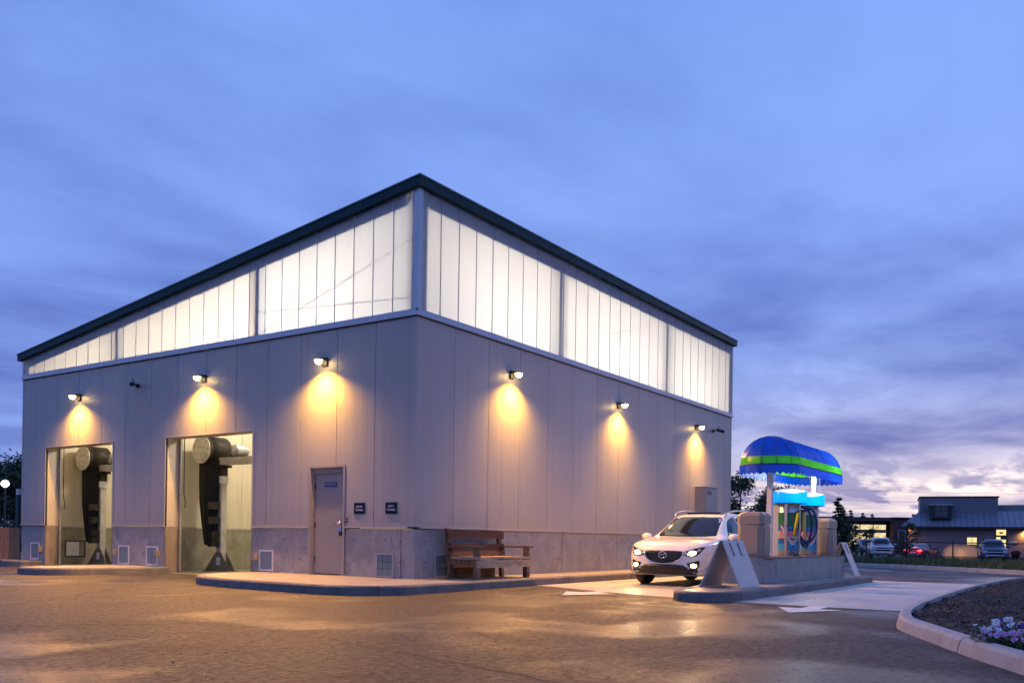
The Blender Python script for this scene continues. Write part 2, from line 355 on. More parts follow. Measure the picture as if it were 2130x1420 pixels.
# ================================================================ ground
GZ = -0.35
struct(sheet('ground', [(-900, -900), (900, -900), (900, 900), (-900, 900)], GZ - 0.25, pbr('far_ground', (0.05, 0.055, 0.04), 0.9, var=0.4, vscale=0.2)))
far_kerb = [(30, 9), (27, 2), (25.0, -2), (23.9, -3.9), (22.4, -5.9), (20.2, -8.3), (17.6, -11), (13, -15), (6, -21), (-4, -30)]
lot = [(-60, -40), (-4, -30)] + far_kerb[::-1][1:] + [(36, 24), (36, 60), (-60, 60)]
struct(sheet('parking_lot', lot, 0.0, ASPH))
roadp = [(11.2, -1.0), (11.2, -8.6), (14, -8.9), (16, -9.9), (16.5, -11.9)] + far_kerb[::-1][3:] + [(17.2, 9)]
struct(sheet('road', roadp, 0.004, ROADM))
# concrete pad of the wash lane and of the vacuum lane, cast in bays with joints
padw = empty('concrete_pad', (0, 0, 0)); padw['kind'] = 'structure'
def pad_x0(y): return 2.35 + (y + 1.2) * (1.55 / 3.6) if y > -4.85 else (0.78 + (y + 4.85) * 0.17 if y > -6.2 else 0.55)
for (ya, yb) in ((-1.22, -4.2), (-4.206, -6.3), (-6.306, -8.62)):
    xs = [None, 3.9, 6.9, 9.4, 11.15]
    for i in range(4):
        a0 = pad_x0(ya) if i == 0 else xs[i] + 0.006; a1 = pad_x0(yb) if i == 0 else xs[i] + 0.006
        sheet('slab', [(a0, ya), (xs[i + 1], ya), (xs[i + 1], yb), (a1, yb)], 0.006, PADM, padw)
# arrows
def arrow(name, tip, ln, hw, sl, sw, label):
    x, y = tip
    o = sheet(name, [(x, y), (x + ln, y + hw), (x + ln, y + sw), (x + ln + sl, y + sw), (x + ln + sl, y - sw), (x + ln, y - sw), (x + ln, y - hw)], 0.010, ROADPAINT)
    return tag(o, label, 'road marking')
arrow('painted_arrow', (-0.05, -3.28), 1.0, 0.50, 0.45, 0.13, 'white painted arrow on asphalt in front of the white SUV')
arrow('painted_arrow', (-0.92, -7.35), 0.95, 0.45, 0.52, 0.13, 'white painted arrow on asphalt in front of the vacuum lane')

# platforms (raised kerbed aprons)
def arc(cx, cy_, r, a0, a1, n=8): return [(cx + r * math.cos(R(a0 + (a1 - a0) * i / n)), cy_ + r * math.sin(R(a0 + (a1 - a0) * i / n))) for i in range(n + 1)]
def offset_line(pts, d):
    out = []
    for i, p in enumerate(pts):
        a = Vector(pts[max(i - 1, 0)]); b = Vector(pts[min(i + 1, len(pts) - 1)]); t = (b - a).normalized(); nrm = Vector((-t.y, t.x))
        out.append(Vector(p) + nrm * d)
    return out
def resample(pts, step):
    pts = [Vector(p) for p in pts]; out = [pts[0]]; rem = step
    for a, b in zip(pts, pts[1:]):
        l = (b - a).length; pos = rem
        while pos < l: out.append(a + (b - a) * (pos / l)); pos += step
        rem = pos - l
    out.append(pts[-1]); return out
def kerb_blocks(parent, line, width, h, blocklen, mat, slope=0.03, gap=0.012, z0=-0.05, start=0.0, rnd=0.025):
    """kerb blocks along a polyline; the outer side is to the right of travel (width goes to the left)"""
    pts = resample(line, 0.12); per = int(blocklen / 0.12); i = int(start / 0.12)
    first = True; idx = [0]
    k = i if i > 0 else per
    while k < len(pts) - 1: idx.append(k); k += per
    idx.append(len(pts) - 1)
    off = offset_line(pts, width)
    for a, b in zip(idx, idx[1:]):
        if b - a < 1: continue
        bm = bmesh.new(); prev = None; secs = list(range(a, b + 1))
        for q in secs:
            o = Vector(pts[q]); n_ = Vector(off[q])
            t = (Vector(pts[min(q + 1, len(pts) - 1)]) - Vector(pts[max(q - 1, 0)])).normalized()
            sh = t * (gap if q == a and a > 0 else (-gap if q == b and b < len(pts) - 1 else 0))
            o = o + sh; n_ = n_ + sh; d = (n_ - o).normalized()
            prof = [(0, z0), (slope * 0.9, h - rnd), (slope + rnd, h), (width, h + 0.004), (width, z0)]
            rg = [bm.verts.new((o.x + d.x * s, o.y + d.y * s, zz)) for s, zz in prof]
            if prev:
                for j in range(5): bm.faces.new((prev[j], prev[(j + 1) % 5], rg[(j + 1) % 5], rg[j]))
            else: bm.faces.new(rg[::-1])
            prev = rg
        bm.faces.new(prev); bmesh.ops.recalc_face_normals(bm, faces=bm.faces[:])
        o = obj('kerb_block', bm, mat, parent)
    return off

# paving seam that has opened into a long crack across the lot
rc = random.Random(4); seam = resample([(-5.6, 6.2), (-6.0, 3.1), (-6.35, -0.08), (-6.65, -2.47), (-6.92, -3.97), (-7.15, -5.22), (-7.44, -6.32), (-7.67, -7.21), (-7.95, -8.2)], 0.07)
SV, SF = [], []
for i_, p_ in enumerate(seam):
    jx = 0.018 * math.sin(i_ * 0.7) + rc.uniform(-0.014, 0.014); wd_ = rc.uniform(0.004, 0.014)
    SV += [(p_[0] + jx - wd_, p_[1], 0.003), (p_[0] + jx + wd_, p_[1], 0.003)]
    if i_: SF.append((2 * i_ - 2, 2 * i_ - 1, 2 * i_ + 1, 2 * i_))
mesh('pavement_crack', SV, SF, pbr('crack_fill', (0.012, 0.011, 0.011), 0.7), bpy.data.objects['parking_lot'])

PH = 0.15
plat = empty('platform', (0, 0, 0)); plat['kind'] = 'structure'
edge = [(p.x, p.y) for p in cat_rom([(-0.02, 4.50, 0), (-0.6, 4.52, 0), (-1.15, 4.42, 0), (-1.7, 4.08, 0), (-2.15, 3.58, 0), (-2.45, 3.0, 0), (-2.64, 2.2, 0), (-2.72, 1.2, 0), (-2.78, 0.0, 0)], 4)] + arc(-1.75, -0.45, 1.0, 182, 268, 10) + [(-0.6, -1.40), (2.3, -1.25), (6, -1.22), (16.3, -1.2)]
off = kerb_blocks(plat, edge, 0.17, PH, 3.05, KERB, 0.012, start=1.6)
bm = bmesh.new(); prism(bm, [(p.x, p.y) for p in off] + [(16.3, 0.2), (0.2, 0.2), (0.2, 4.50)], -0.04, PH - 0.003); obj('paving', bm, PLAT, plat)
isl = empty('platform', (0, 0, 0)); isl['kind'] = 'structure'
e2 = [(0.1, 9.80), (-1.4, 9.82)] + arc(-1.75, 8.75, 1.0, 90, 250, 14) + [(-1.2, 7.66), (0.1, 7.62)]
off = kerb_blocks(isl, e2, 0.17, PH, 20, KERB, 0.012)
bm = bmesh.new(); prism(bm, [(p.x, p.y) for p in off], -0.04, PH - 0.003); obj('paving', bm, PLAT, isl)
isl = empty('platform', (0, 0, 0)); isl['kind'] = 'structure'
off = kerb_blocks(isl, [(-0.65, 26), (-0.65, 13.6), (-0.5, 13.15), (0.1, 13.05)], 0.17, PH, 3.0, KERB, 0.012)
bm = bmesh.new(); prism(bm, [(p.x, p.y) for p in off] + [(0.2, 26)], -0.04, PH - 0.003); obj('paving', bm, PLAT, isl)

# ================================================================ car wash building
BLD = empty('car_wash_building', (0, 0, 0), 0, 'grey panelled car wash hall with glowing translucent clerestory and sloped dark roof edge', 'building')
LX, LY, ZC, ZP, ZT, ZL = 16.27, 14.18, 1.10, 5.10, 7.47, 5.61
OPEN = [(9.84, 12.95, -1, 3.18), (4.60, 7.68, -1, 3.18), (1.80, 2.82, -1, 2.36)]   # y0 y1 z0 z1 on the left wall
def ztop(y): return ZT - (ZT - ZL) * y / LY
def cells(a, b, z0, z1, holes):
    A = sorted({a, b} | {v for h in holes for v in h[:2] if a < v < b}); Z = sorted({z0, z1} | {v for h in holes for v in h[2:] if z0 < v < z1})
    for p, q in zip(A, A[1:]):
        for r, s in zip(Z, Z[1:]):
            cx, cz = (p + q) / 2, (r + s) / 2
            if not any(h[0] < cx < h[1] and h[2] < cz < h[3] for h in holes): yield p, q, r, s
def lpanel(name, x0, x1, y0, y1, z0, z1, mat, holes=OPEN):
    bm = bmesh.new(); n = 0
    for p, q, r, s in cells(y0, y1, z0, z1, holes): box(bm, x0, x1, p, q, r, s); n += 1
    if n == 0: bm.free(); return None
    bmesh.ops.remove_doubles(bm, verts=bm.verts[:], dist=1e-5)
    bmesh.ops.delete(bm, geom=[f for f in bm.faces if False], context='FACES')
    return obj(name, bm, mat, BLD)
G = 0.006
# backing behind the joints
lpanel('joint_backing', 0.014, 0.05, 0.02, LY - 0.02, ZC + 0.02, ZP - 0.01, STEELD)
obj('joint_backing', B((0.05, LX - 0.02, 0.014, 0.05, ZC + 0.02, ZP - 0.01)), STEELD, BLD)
ys = [0.10] + [1.035 * k for k in range(1, 14)] + [LY - 0.08]
for a, b in zip(ys, ys[1:]): lpanel('wall_panel', 0.0, 0.012, a + G, b - G, ZC + 0.03, ZP, WALL)
xs = [0.10] + [1.165 * k for k in range(1, 14)] + [LX - 0.08]
for a, b in zip(xs, xs[1:]): obj('wall_panel', B((a + G, b - G, 0.0, 0.012, ZC + 0.03, ZP)), WALL, BLD)
obj('corner_trim', B((-0.004, 0.104, -0.004, 0.010, ZC + 0.03, ZP), (-0.004, 0.010, 0.010, 0.104, ZC + 0.03, ZP)), WALL, BLD)
obj('corner_trim', B((-0.004, 0.012, LY - 0.08, LY + 0.004, ZC + 0.03, ZP), (0.012, LX, LY - 0.012, LY + 0.004, ZC + 0.03, ZP)), WALL, BLD)
obj('corner_trim', B((LX - 0.08, LX + 0.004, -0.004, 0.012, ZC + 0.03, ZP), (LX - 0.012, LX + 0.004, 0.012, LY, 0, ZP)), WALL, BLD)
# base flashing
for a, b in ((0.0, 1.80), (2.83, 4.595), (7.685, 9.835), (12.955, LY)):
    obj('flashing', B((-0.03, 0.01, a + (0.14 if a == 0 else 0), b, ZC + 0.002, ZC + 0.028)), CREAM, BLD)
obj('flashing', B((0.14, LX, -0.03, 0.01, ZC + 0.002, ZC + 0.028)), CREAM, BLD)
# concrete base panels
def conc(x0, x1, y0, y1, z1=ZC - 0.012): return obj('concrete_panel', B((x0, x1, y0, y1, -0.1, z1)), CONC, BLD, bevel=0.012)
conc(0.016, 0.33, 0.34, 1.79); conc(0.016, 0.33, 2.84, 4.59); conc(0.016, 0.33, 7.69, 9.83); conc(0.016, 0.33, 12.96, LY)
cx_ = [0.016, 2.62, 5.40, 8.18, 10.96, 13.74, LX]
for a, b in zip(cx_, cx_[1:]): conc(a + 0.011, b - 0.011, 0.016, 0.33)
# form tie holes
bm = bmesh.new()
def hole_l(y, zz): lathe(bm, [(0.016, 0.0), (0.010, 0.004)], 8, (0.0145, y, zz), 'X')
def hole_r(x, zz): lathe(bm, [(0.016, 0.0), (0.010, 0.004)], 8, (x, 0.0145, zz), 'Y')
for y in (0.35, 0.72, 1.12, 1.55, 3.1, 3.55, 4.0, 4.4, 7.95, 8.5, 9.05, 9.6, 13.1, 13.9):
    for zz in (0.45, 0.86): hole_l(y, zz)
for k in range(34):
    for zz in (0.45, 0.86): hole_r(0.35 + 0.46 * k, zz)
tag(obj('tie_hole', bm, BLACKG, BLD), kind='stuff')
# openings: jambs, heads, liner wall, trims
JAMB = pbr('jamb_paint', (0.60, 0.54, 0.46), 0.4, var=0.05)
JC = pbr('stained_jamb_concrete', (0.30, 0.24, 0.18), 0.6, var=0.35, vscale=5, streak=(1, 1, 0.3), bump=0.2)
for (a, b, z0, z1) in OPEN[:2]:
    obj('jamb', B((0.05, 0.34, b, b + 0.05, ZC, z1 + 0.05)), JAMB, BLD)
    obj('jamb', B((0.05, 0.34, a - 0.05, a, ZC, z1 + 0.05)), JAMB, BLD)
    obj('opening_head', B((0.05, 0.34, a, b, z1, z1 + 0.05)), JAMB, BLD)
    obj('opening_trim', B((-0.012, 0.05, a - 0.025, a, ZC + 0.03, z1 + 0.03), (-0.012, 0.05, b, b + 0.025, ZC + 0.03, z1 + 0.03), (-0.012, 0.05, a, b, z1, z1 + 0.03)), CREAM, BLD)
    obj('concrete_jamb', B((0.012, 0.345, b - 0.012, b + 0.02, -0.1, ZC - 0.006)), JC, BLD)
    obj('concrete_jamb', B((0.012, 0.345, a - 0.02, a + 0.012, -0.1, ZC - 0.006)), JC, BLD)
    obj('door_track', B((0.36, 0.41, b - 0.07, b - 0.02, 0, z1 + 0.4), (0.36, 0.44, b - 0.02, b + 0.0, 0, z1 + 0.4)), GALV, BLD)
    obj('conduit', T([(0.44, b - 0.10, z1 + 0.4), (0.44, b - 0.10, 1.9), (0.46, b - 0.14, 1.7), (0.46, b - 0.12, 1.55)], 0.012, 6), STEELD, BLD)
lpanel('liner_wall', 0.335, 0.36, 0.3, LY - 0.1, ZC, ZP, WALL_IN)
# divider and side walls inside
for (y0, y1, t) in ((8.62, 8.80, 1), (13.86, 14.16, 1), (4.10, 4.25, 1)):
    obj('bay_wall', B((0.36, LX - 0.1, y0 + 0.02, y1 - 0.02, ZC - 0.0, ZP)), WALL_IN, BLD)
    obj('bay_wall_base', B((0.36, LX - 0.1, y0 - 0.03, y1 + 0.03, -0.05, ZC - 0.03)), CONC_IN, BLD, bevel=0.01)
    obj('bay_flashing', B((0.36, LX - 0.1, y0 - 0.035, y0 + 0.016, ZC - 0.03, ZC + 0.01)), CREAM, BLD)
    for k in range(14):
        obj('bay_seam', B((0.9 + k * 1.05, 0.91 + k * 1.05, y0 + 0.012, y0 + 0.019, ZC + 0.02, ZP)), CREAM, BLD)
obj('liner_wall', B((0.36, LX - 0.1, 0.30, 0.33, 0, ZP)), WALL_IN, BLD)
obj('rear_wall', B((LX - 0.10, LX - 0.02, 0.33, LY - 0.02, 0, ZT - 0.3)), WALL_IN, BLD)
obj('rear_wall', B((0.36, LX - 0.1, LY - 0.02, LY - 0.013, 0, ZL)), WALL, BLD)
sheet('bay_floor', [(0.02, 0.33), (LX - 0.1, 0.33), (LX - 0.1, LY - 0.1), (0.02, LY - 0.1)], 0.005, pbr('bay_floor_concrete', (0.30, 0.26, 0.20), 0.35, var=0.3, vscale=2), BLD)
# niche in the bay wall base
for (x, y0) in ((1.05, 13.86), (1.15, 8.62)):
    obj('niche_frame', B((x, x + 0.62, y0 - 0.045, y0 - 0.031, 0.22, 0.26), (x, x + 0.62, y0 - 0.045, y0 - 0.031, 0.66, 0.70), (x, x + 0.04, y0 - 0.045, y0 - 0.031, 0.26, 0.66), (x + 0.58, x + 0.62, y0 - 0.045, y0 - 0.031, 0.26, 0.66)), STEELD, BLD) if y0 > 10 else None
    if y0 > 10: obj('niche_panel', B((x + 0.04, x + 0.42, y0 - 0.040, y0 - 0.032, 0.26, 0.66)), WHITEP, BLD)
# door
obj('door_frame', B((-0.02, 0.14, 1.80, 1.845, 0.15, 2.36), (-0.02, 0.14, 2.775, 2.82, 0.15, 2.36), (-0.02, 0.14, 1.845, 2.775, 2.315, 2.36)), pbr('door_frame_paint', (0.40, 0.36, 0.33), 0.4), BLD)
obj('door_jamb', B((0.05, 0.15, 1.845, 1.875, 0.15, 2.315), (0.05, 0.15, 2.74, 2.775, 0.15, 2.315), (0.05, 0.15, 1.875, 2.74, 2.20, 2.315)), DOORM, BLD)
obj('door_backing', B((0.30, 0.33, 1.7, 2.9, 0.0, 2.5)), BLACKG, BLD)
door = obj('door', B((0.085, 0.13, 1.88, 2.735, 0.17, 2.195)), DOORM, BLD, bevel=0.003)
obj('hinge', B((0.07, 0.086, 2.715, 2.745, 1.88, 2.0)), STEELD, door); obj('hinge', B((0.07, 0.086, 2.715, 2.745, 1.1, 1.22)), STEELD, door); obj('hinge', B((0.07, 0.086, 2.715, 2.745, 0.4, 0.52)), STEELD, door)
bm = bmesh.new(); lathe(bm, [(0.035, -0.03), (0.035, 0.086)], 12, (0, 1.95, 1.19), 'X', True); tube(bm, [(-0.02, 1.95, 1.19), (-0.03, 1.96, 1.19), (-0.03, 2.10, 1.185)], 0.011, 8); obj('handle', bm, CHROME, door, True)
bm = bmesh.new(); box(bm, 0.0, 0.086, 1.91, 1.99, 1.03, 1.12); obj('lock_box', bm, CHROME, door, bevel=0.01)
obj('lock_body', B((0.01, 0.05, 1.925, 1.975, 0.94, 1.03)), BLACKG, door, bevel=0.008)
obj('lock_plate', B((-0.026, -0.021, 1.70, 1.79, 1.20, 1.30)), pbr('plum_plate', (0.14, 0.08, 0.12), 0.4), BLD)
text('lettering', 'PULL', 0.022, (-0.0275, 1.745, 1.255), (PI / 2, 0, -PI / 2), WHITEP, BLD)
# clerestory: sill, corner post, polycarbonate sheets and glazing bars
obj('sill_rail', B((-0.05, 0.02, 0.02, LY + 0.01, ZP + 0.004, ZP + 0.07), (-0.02, 0.02, 0.02, LY + 0.01, ZP + 0.07, ZP + 0.13)), TRIM, BLD)
obj('sill_rail', B((-0.05, LX + 0.01, -0.05, 0.02, ZP + 0.006, ZP + 0.072), (0.02, LX + 0.01, -0.02, 0.02, ZP + 0.072, ZP + 0.132)), TRIM, BLD)
obj('sill_gap', B((-0.012, 0.02, 0.0, LY, ZP - 0.022, ZP + 0.004), (0.021, LX, -0.012, 0.02, ZP - 0.022, ZP + 0.006)), STEELD, BLD)
obj('corner_post', B((-0.022, 0.10, -0.022, 0.02, ZP + 0.133, ZT + 0.02), (-0.022, 0.02, 0.02, 0.10, ZP + 0.133, ZT + 0.02)), TRIM, BLD)
obj('end_trim', B((-0.02, 0.02, LY - 0.06, LY + 0.01, ZP + 0.133, ZL + 0.02)), TRIM, BLD); obj('end_trim', B((LX - 0.06, LX + 0.01, -0.02, 0.02, ZP + 0.133, ZT + 0.02)), TRIM, BLD)
BAR = pbr('glazing_bar_grey', (0.60, 0.61, 0.66), 0.4)
pw = (LY - 0.16) / 27
for k in range(27):
    a, b = 0.10 + k * pw + 0.006, 0.10 + (k + 1) * pw - 0.006
    mesh('polycarbonate_panel', [(0.0, a, ZP + 0.11), (0.0, b, ZP + 0.11), (0.0, b, ztop(b) + 0.03), (0.0, a, ztop(a) + 0.03)], [(0, 3, 2, 1)], POLY, BLD)
    if k: mesh('glazing_bar', [(x, y, zz) for y in (a - 0.009, a - 0.003) for (x, zz) in ((-0.014, ZP + 0.131), (0.02, ZP + 0.131), (0.02, ztop(y) + 0.02), (-0.014, ztop(y) + 0.02))], [(0, 1, 2, 3), (7, 6, 5, 4), (0, 4, 5, 1), (3, 2, 6, 7), (0, 3, 7, 4), (1, 5, 6, 2)], BAR, BLD)
pw = (LX - 0.16) / 28
for k in range(28):
    a, b = 0.10 + k * pw + 0.006, 0.10 + (k + 1) * pw - 0.006
    mesh('polycarbonate_panel', [(a, 0.0, ZP + 0.11), (b, 0.0, ZP + 0.11), (b, 0.0, ZT + 0.03), (a, 0.0, ZT + 0.03)], [(0, 1, 2, 3)], POLY, BLD)
    if k: obj('glazing_bar', B((a - 0.009, a - 0.003, -0.014, 0.02, ZP + 0.134, ZT + 0.02)), BAR, BLD)
# roof slab + fascia
OH = 0.11
def slab(bm, x0, x1, y0, y1, lo, hi):
    v = [bm.verts.new((x, y, ztop(y) + d)) for d in (lo, hi) for y in (y0, y1) for x in (x0, x1)]
    for f in ((0, 2, 3, 1), (4, 5, 7, 6), (0, 1, 5, 4), (2, 6, 7, 3), (0, 4, 6, 2), (1, 3, 7, 5)): bm.faces.new([v[i] for i in f])
    return bm
obj('roof', slab(bmesh.new(), 0.03, LX, 0.03, LY, 0.035, 0.17), WHITEIN, BLD)
obj('fascia', slab(bmesh.new(), -OH, 0.03, -OH + 0.002, LY + 0.12, 0.025, 0.185), FASC, BLD)
obj('fascia', slab(bmesh.new(), 0.03, LX + 0.12, -OH, 0.03, 0.025, 0.183), FASC, BLD)
obj('drip_edge', slab(bmesh.new(), -OH - 0.02, 0.05, -OH - 0.02, LY + 0.14, 0.188, 0.215), pbr('teal_edge', (0.10, 0.17, 0.20), 0.3), BLD)
obj('drip_edge', slab(bmesh.new(), 0.05, LX + 0.14, -OH - 0.02, 0.05, 0.188, 0.215), MATS['teal_edge'], BLD)
# steel frame inside: columns, eave beams, rods
FRAME = pbr('frame_steel', (0.25, 0.25, 0.26), 0.5)
for x in (0.22, 5.17, 11.08, LX - 0.25): obj('column', B((x - 0.075, x + 0.075, 0.035, 0.30, ZP - 1.5, ZT + 0.02)), FRAME, BLD)
for y in (4.53, 9.74, LY - 0.25): obj('column', B((0.035, 0.30, y - 0.075, y + 0.075, 3.3, ztop(y) + 0.02)), FRAME, BLD)
obj('eave_beam', B((0.33, LX - 0.35, 0.04, 0.16, ZT - 0.30, ZT + 0.03)), FRAME, BLD)
obj('eave_beam', slab(bmesh.new(), 0.04, 0.16, 0.34, LY - 0.35, -0.24, 0.03), FRAME, BLD)
for (p, q) in (((5.25, 0.2, ZT - 0.35), (11.0, 0.2, ZP + 0.15)), ((5.25, 0.26, ZP + 0.35), (11.0, 0.26, ZT - 0.35)), ((0.2, 0.3, ZP + 0.35), (0.2, 4.45, ZP + 0.6)), ((0.2, 0.3, 6.5), (0.2, 4.4, ZP + 0.15))):
    obj('brace_rod', T([p, q], 0.010, 6), FRAME, BLD)
# high bay lamps inside
for i, (x, y, zz, e) in enumerate([(2.9, 3.0, 5.55, 250), (8.1, 3.0, 5.55, 270), (13.3, 3.0, 5.55, 250), (2.3, 6.2, 4.85, 225), (2.4, 11.2, 4.6, 185), (8, 6.4, 5.3, 200), (8, 11.2, 4.7, 120)]):
    f = obj('ceiling_light', lathe(bmesh.new(), [(0.05, 0.75), (0.05, 0.2), (0.10, 0.18), (0.24, 0.06), (0.25, 0.05)], 16, (x, y, zz)), GALV, BLD)
    lamp('ceiling_light_source', 'POINT', e * 1.85, (1.0, 0.94, 0.88) if y < 4 else (1.0, 0.84, 0.60), (x, y, zz - 0.12), f, shadow_soft_size=0.25)

# grilles with little junction boxes set in the concrete (left wall)
GRM = pbr('grille_mesh', (0.36, 0.42, 0.46), 0.35, metal=0.4)
def grille(y0, y1, z0, z1, bx):
    fr = obj('grille', B((-0.002, 0.03, y0, y0 + 0.035, z0, z1), (-0.002, 0.03, y1 - 0.035, y1, z0, z1), (-0.002, 0.03, y0 + 0.035, y1 - 0.035, z0, z0 + 0.035), (-0.002, 0.03, y0 + 0.035, y1 - 0.035, z1 - 0.035, z1)), WHITEP, BLD)
    obj('grille_back', B((0.008, 0.014, y0 + 0.035, y1 - 0.035, z0 + 0.035, z1 - 0.035)), pbr('grille_back_grey', (0.24, 0.29, 0.33), 0.4), fr)
    bm = bmesh.new(); n = 7
    for k in range(1, n): box(bm, 0.001, 0.008, y0 + 0.035 + (y1 - y0 - 0.07) * k / n - 0.004, y0 + 0.035 + (y1 - y0 - 0.07) * k / n + 0.004, z0 + 0.035, z1 - 0.035)
    for k in range(1, 8): box(bm, 0.0015, 0.0075, y0 + 0.035, y1 - 0.035, z0 + 0.035 + (z1 - z0 - 0.07) * k / 8 - 0.004, z0 + 0.035 + (z1 - z0 - 0.07) * k / 8 + 0.004)
    tag(obj('mesh_wire', bm, GRM, fr), kind='stuff')
    obj('junction_box', B((-0.10, 0.012, bx - 0.06, bx + 0.06, 0.40, 0.54)), pbr('box_tan', (0.36, 0.30, 0.24), 0.5), fr, bevel=0.008)
grille(13.25, 13.68, 0.18, 0.64, 13.12); grille(9.10, 9.56, 0.17, 0.63, 9.68); grille(7.95, 8.40, 0.17, 0.63, 7.90); grille(3.90, 4.34, 0.17, 0.62, 4.45)
# small glazed hatches beside the corner
GLZ = pbr('hatch_glass', (0.16, 0.24, 0.28), 0.12, spec=0.8)
def hatch(axis, a0, a1, z0, z1):
    def bb(a, b, d0, d1, za, zb): return (d0, d1, a, b, za, zb) if axis == 'y' else (a, b, d0, d1, za, zb)
    fr = obj('window', B(bb(a0, a0 + 0.03, -0.006, 0.04, z0, z1), bb(a1 - 0.03, a1, -0.006, 0.04, z0, z1), bb(a0 - 0.02, a1 + 0.02, -0.03, 0.04, z0 - 0.03, z0), bb(a0 + 0.03, a1 - 0.03, -0.006, 0.04, z1 - 0.03, z1)), pbr('hatch_frame', (0.42, 0.40, 0.40), 0.45), BLD)
    for i in range(3):
        for j in range(3):
            w_, h_ = (a1 - a0 - 0.06) / 3, (z1 - z0 - 0.03) / 3
            obj('pane', B(bb(a0 + 0.03 + i * w_ + 0.006, a0 + 0.03 + (i + 1) * w_ - 0.006, 0.004, 0.014, z0 + j * h_ + 0.006, z0 + (j + 1) * h_ - 0.006)), GLZ, fr)
    obj('muntin', B(bb(a0 + 0.03, a1 - 0.03, 0.010, 0.0145, z0, z1 - 0.03)), STEELD, fr)
hatch('y', 0.50, 0.95, 0.19, 0.62); hatch('x', 0.62, 1.08, 0.19, 0.62)

# wall lamps
WARM = (1.0, 0.47, 0.115)
LENS = emis('lamp_lens', (1.0, 0.66, 0.24), 30.0)
def wall_lamp(loc, out, label, k=1.0):
    t = empty('wall_lamp', loc, math.atan2(out[1], out[0]) - PI / 2 + PI, label, 'lamp', 'wall lamps along the car wash')
    # local: wall at y=0, the lamp reaches towards -y
    obj('bracket', B((-0.07, 0.07, -0.05, -0.002, -0.09, 0.07)), STEELD, t, bevel=0.01)
    bm = bmesh.new(); v = [(-0.11, -0.03, 0.0), (0.11, -0.03, 0.0), (0.09, -0.26, 0.01), (-0.09, -0.26, 0.01), (-0.09, -0.03, 0.07), (0.09, -0.03, 0.07), (0.07, -0.22, 0.045), (-0.07, -0.22, 0.045)]
    vs = [bm.verts.new(q) for q in v]
    for f in ((3, 2, 1, 0), (4, 5, 6, 7), (0, 1, 5, 4), (1, 2, 6, 5), (2, 3, 7, 6), (3, 0, 4, 7)): bm.faces.new([vs[i] for i in f])
    obj('housing', bm, STEELD, t, bevel=0.012)
    bm = bmesh.new(); lathe(bm, [(0.001, -0.085), (0.045, -0.07), (0.075, -0.035), (0.08, 0.004)], 14, (0, -0.20, 0)); obj('lens', bm, LENS, t, True)
    lamp('downlight', 'SPOT', 420 * k, (1.0, 0.47, 0.025), (0, -0.26, -0.105), t, aim=(0, 0.08, -1), spot_size=R(136), spot_blend=1.0, shadow_soft_size=0.02)
    lamp('wash_light', 'SPOT', 80 * k, (1.0, 0.54, 0.24), (0, -0.30, -0.17), t, aim=(0, -0.25, -1), spot_size=R(165), spot_blend=0.8, shadow_soft_size=0.08)
    lamp('throw_light', 'SPOT', 1450 * k, (1.0, 0.45, 0.12), (0, -0.30, -0.08), t, aim=(0, -1.5, -1), spot_size=R(152), spot_blend=0.75, shadow_soft_size=0.06)
    return t
wall_lamp((-0.002, 11.35, 4.42), (-1, 0), 'lit wall lamp above the left bay opening')
wall_lamp((-0.002, 6.27, 4.46), (-1, 0), 'lit wall lamp above the bay opening next to the grey door')
wall_lamp((-0.002, 2.40, 4.46), (-1, 0), 'lit wall lamp above the grey door')
wall_lamp((3.14, -0.002, 4.48), (0, -1), 'lit wall lamp above the wooden bench')
wall_lamp((8.10, -0.002, 4.46), (0, -1), 'lit wall lamp above the parked white SUV')
wall_lamp((13.25, -0.002, 4.45), (0, -1), 'lit wall lamp above the electrical cabinet')
# security cameras
def sec_cam(loc, out, label):
    t = empty('security_camera', loc, math.atan2(out[1], out[0]) + PI / 2, label, 'camera', 'black security cameras on the walls')
    obj('mount', lathe(bmesh.new(), [(0.05, -0.002), (0.055, -0.04), (0.03, -0.07)], 12, (0, 0, 0), 'Y'), BLACKG, t, True)
    obj('arm', T([(0, -0.05, 0), (0.02, -0.10, 0.01), (0.06, -0.15, 0.02)], 0.018, 8), BLACKG, t, True)
    bm = bmesh.new(); tube(bm, [(0.0, -0.12, 0.03), (0.03, -0.16, 0.025), (0.18, -0.30, -0.02), (0.19, -0.31, -0.023)], [0.03, 0.05, 0.055, 0.045], 12); obj('body', bm, BLACKG, t, True)
    obj('aerial', T([(0.05, -0.18, 0.06), (0.06, -0.19, 0.15)], 0.009, 6), BLACKG, t)
sec_cam((-0.002, 8.80, 4.50), (-1, 0), 'black security camera between the two bay lamps')
sec_cam((14.6, -0.002, 4.48), (0, -1), 'black security camera near the far end of the right wall')

# signs
NAVY = pbr('navy_sign', (0.006, 0.009, 0.035), 0.5, spec=0.15); GREENED = pbr('green_edge', (0.05, 0.16, 0.10), 0.4); BLUES = pbr('blue_sign', (0.006, 0.022, 0.15), 0.5, spec=0.15)
LETTER = pbr('sign_lettering', (0.62, 0.66, 0.85), 0.5)
def wall_sign(y0, y1, z0, z1, lines, label):
    t = empty('wall_sign', (0, (y0 + y1) / 2, z0), 0, label, 'sign', 'towel signs beside the door')
    w_ = (y1 - y0) / 2; h_ = z1 - z0
    bk = obj('backing', B((-0.010, -0.001, -w_, w_, 0, h_)), GREENED, t); obj('face', B((-0.016, -0.010, -w_ + 0.012, w_ - 0.012, 0.012, h_ - 0.012)), NAVY, t)
    for i, s in enumerate(lines): text('lettering', s, 0.055, (-0.0175, 0.0, h_ * (0.66 - 0.30 * i)), (PI / 2, 0, -PI / 2), LETTER, t)
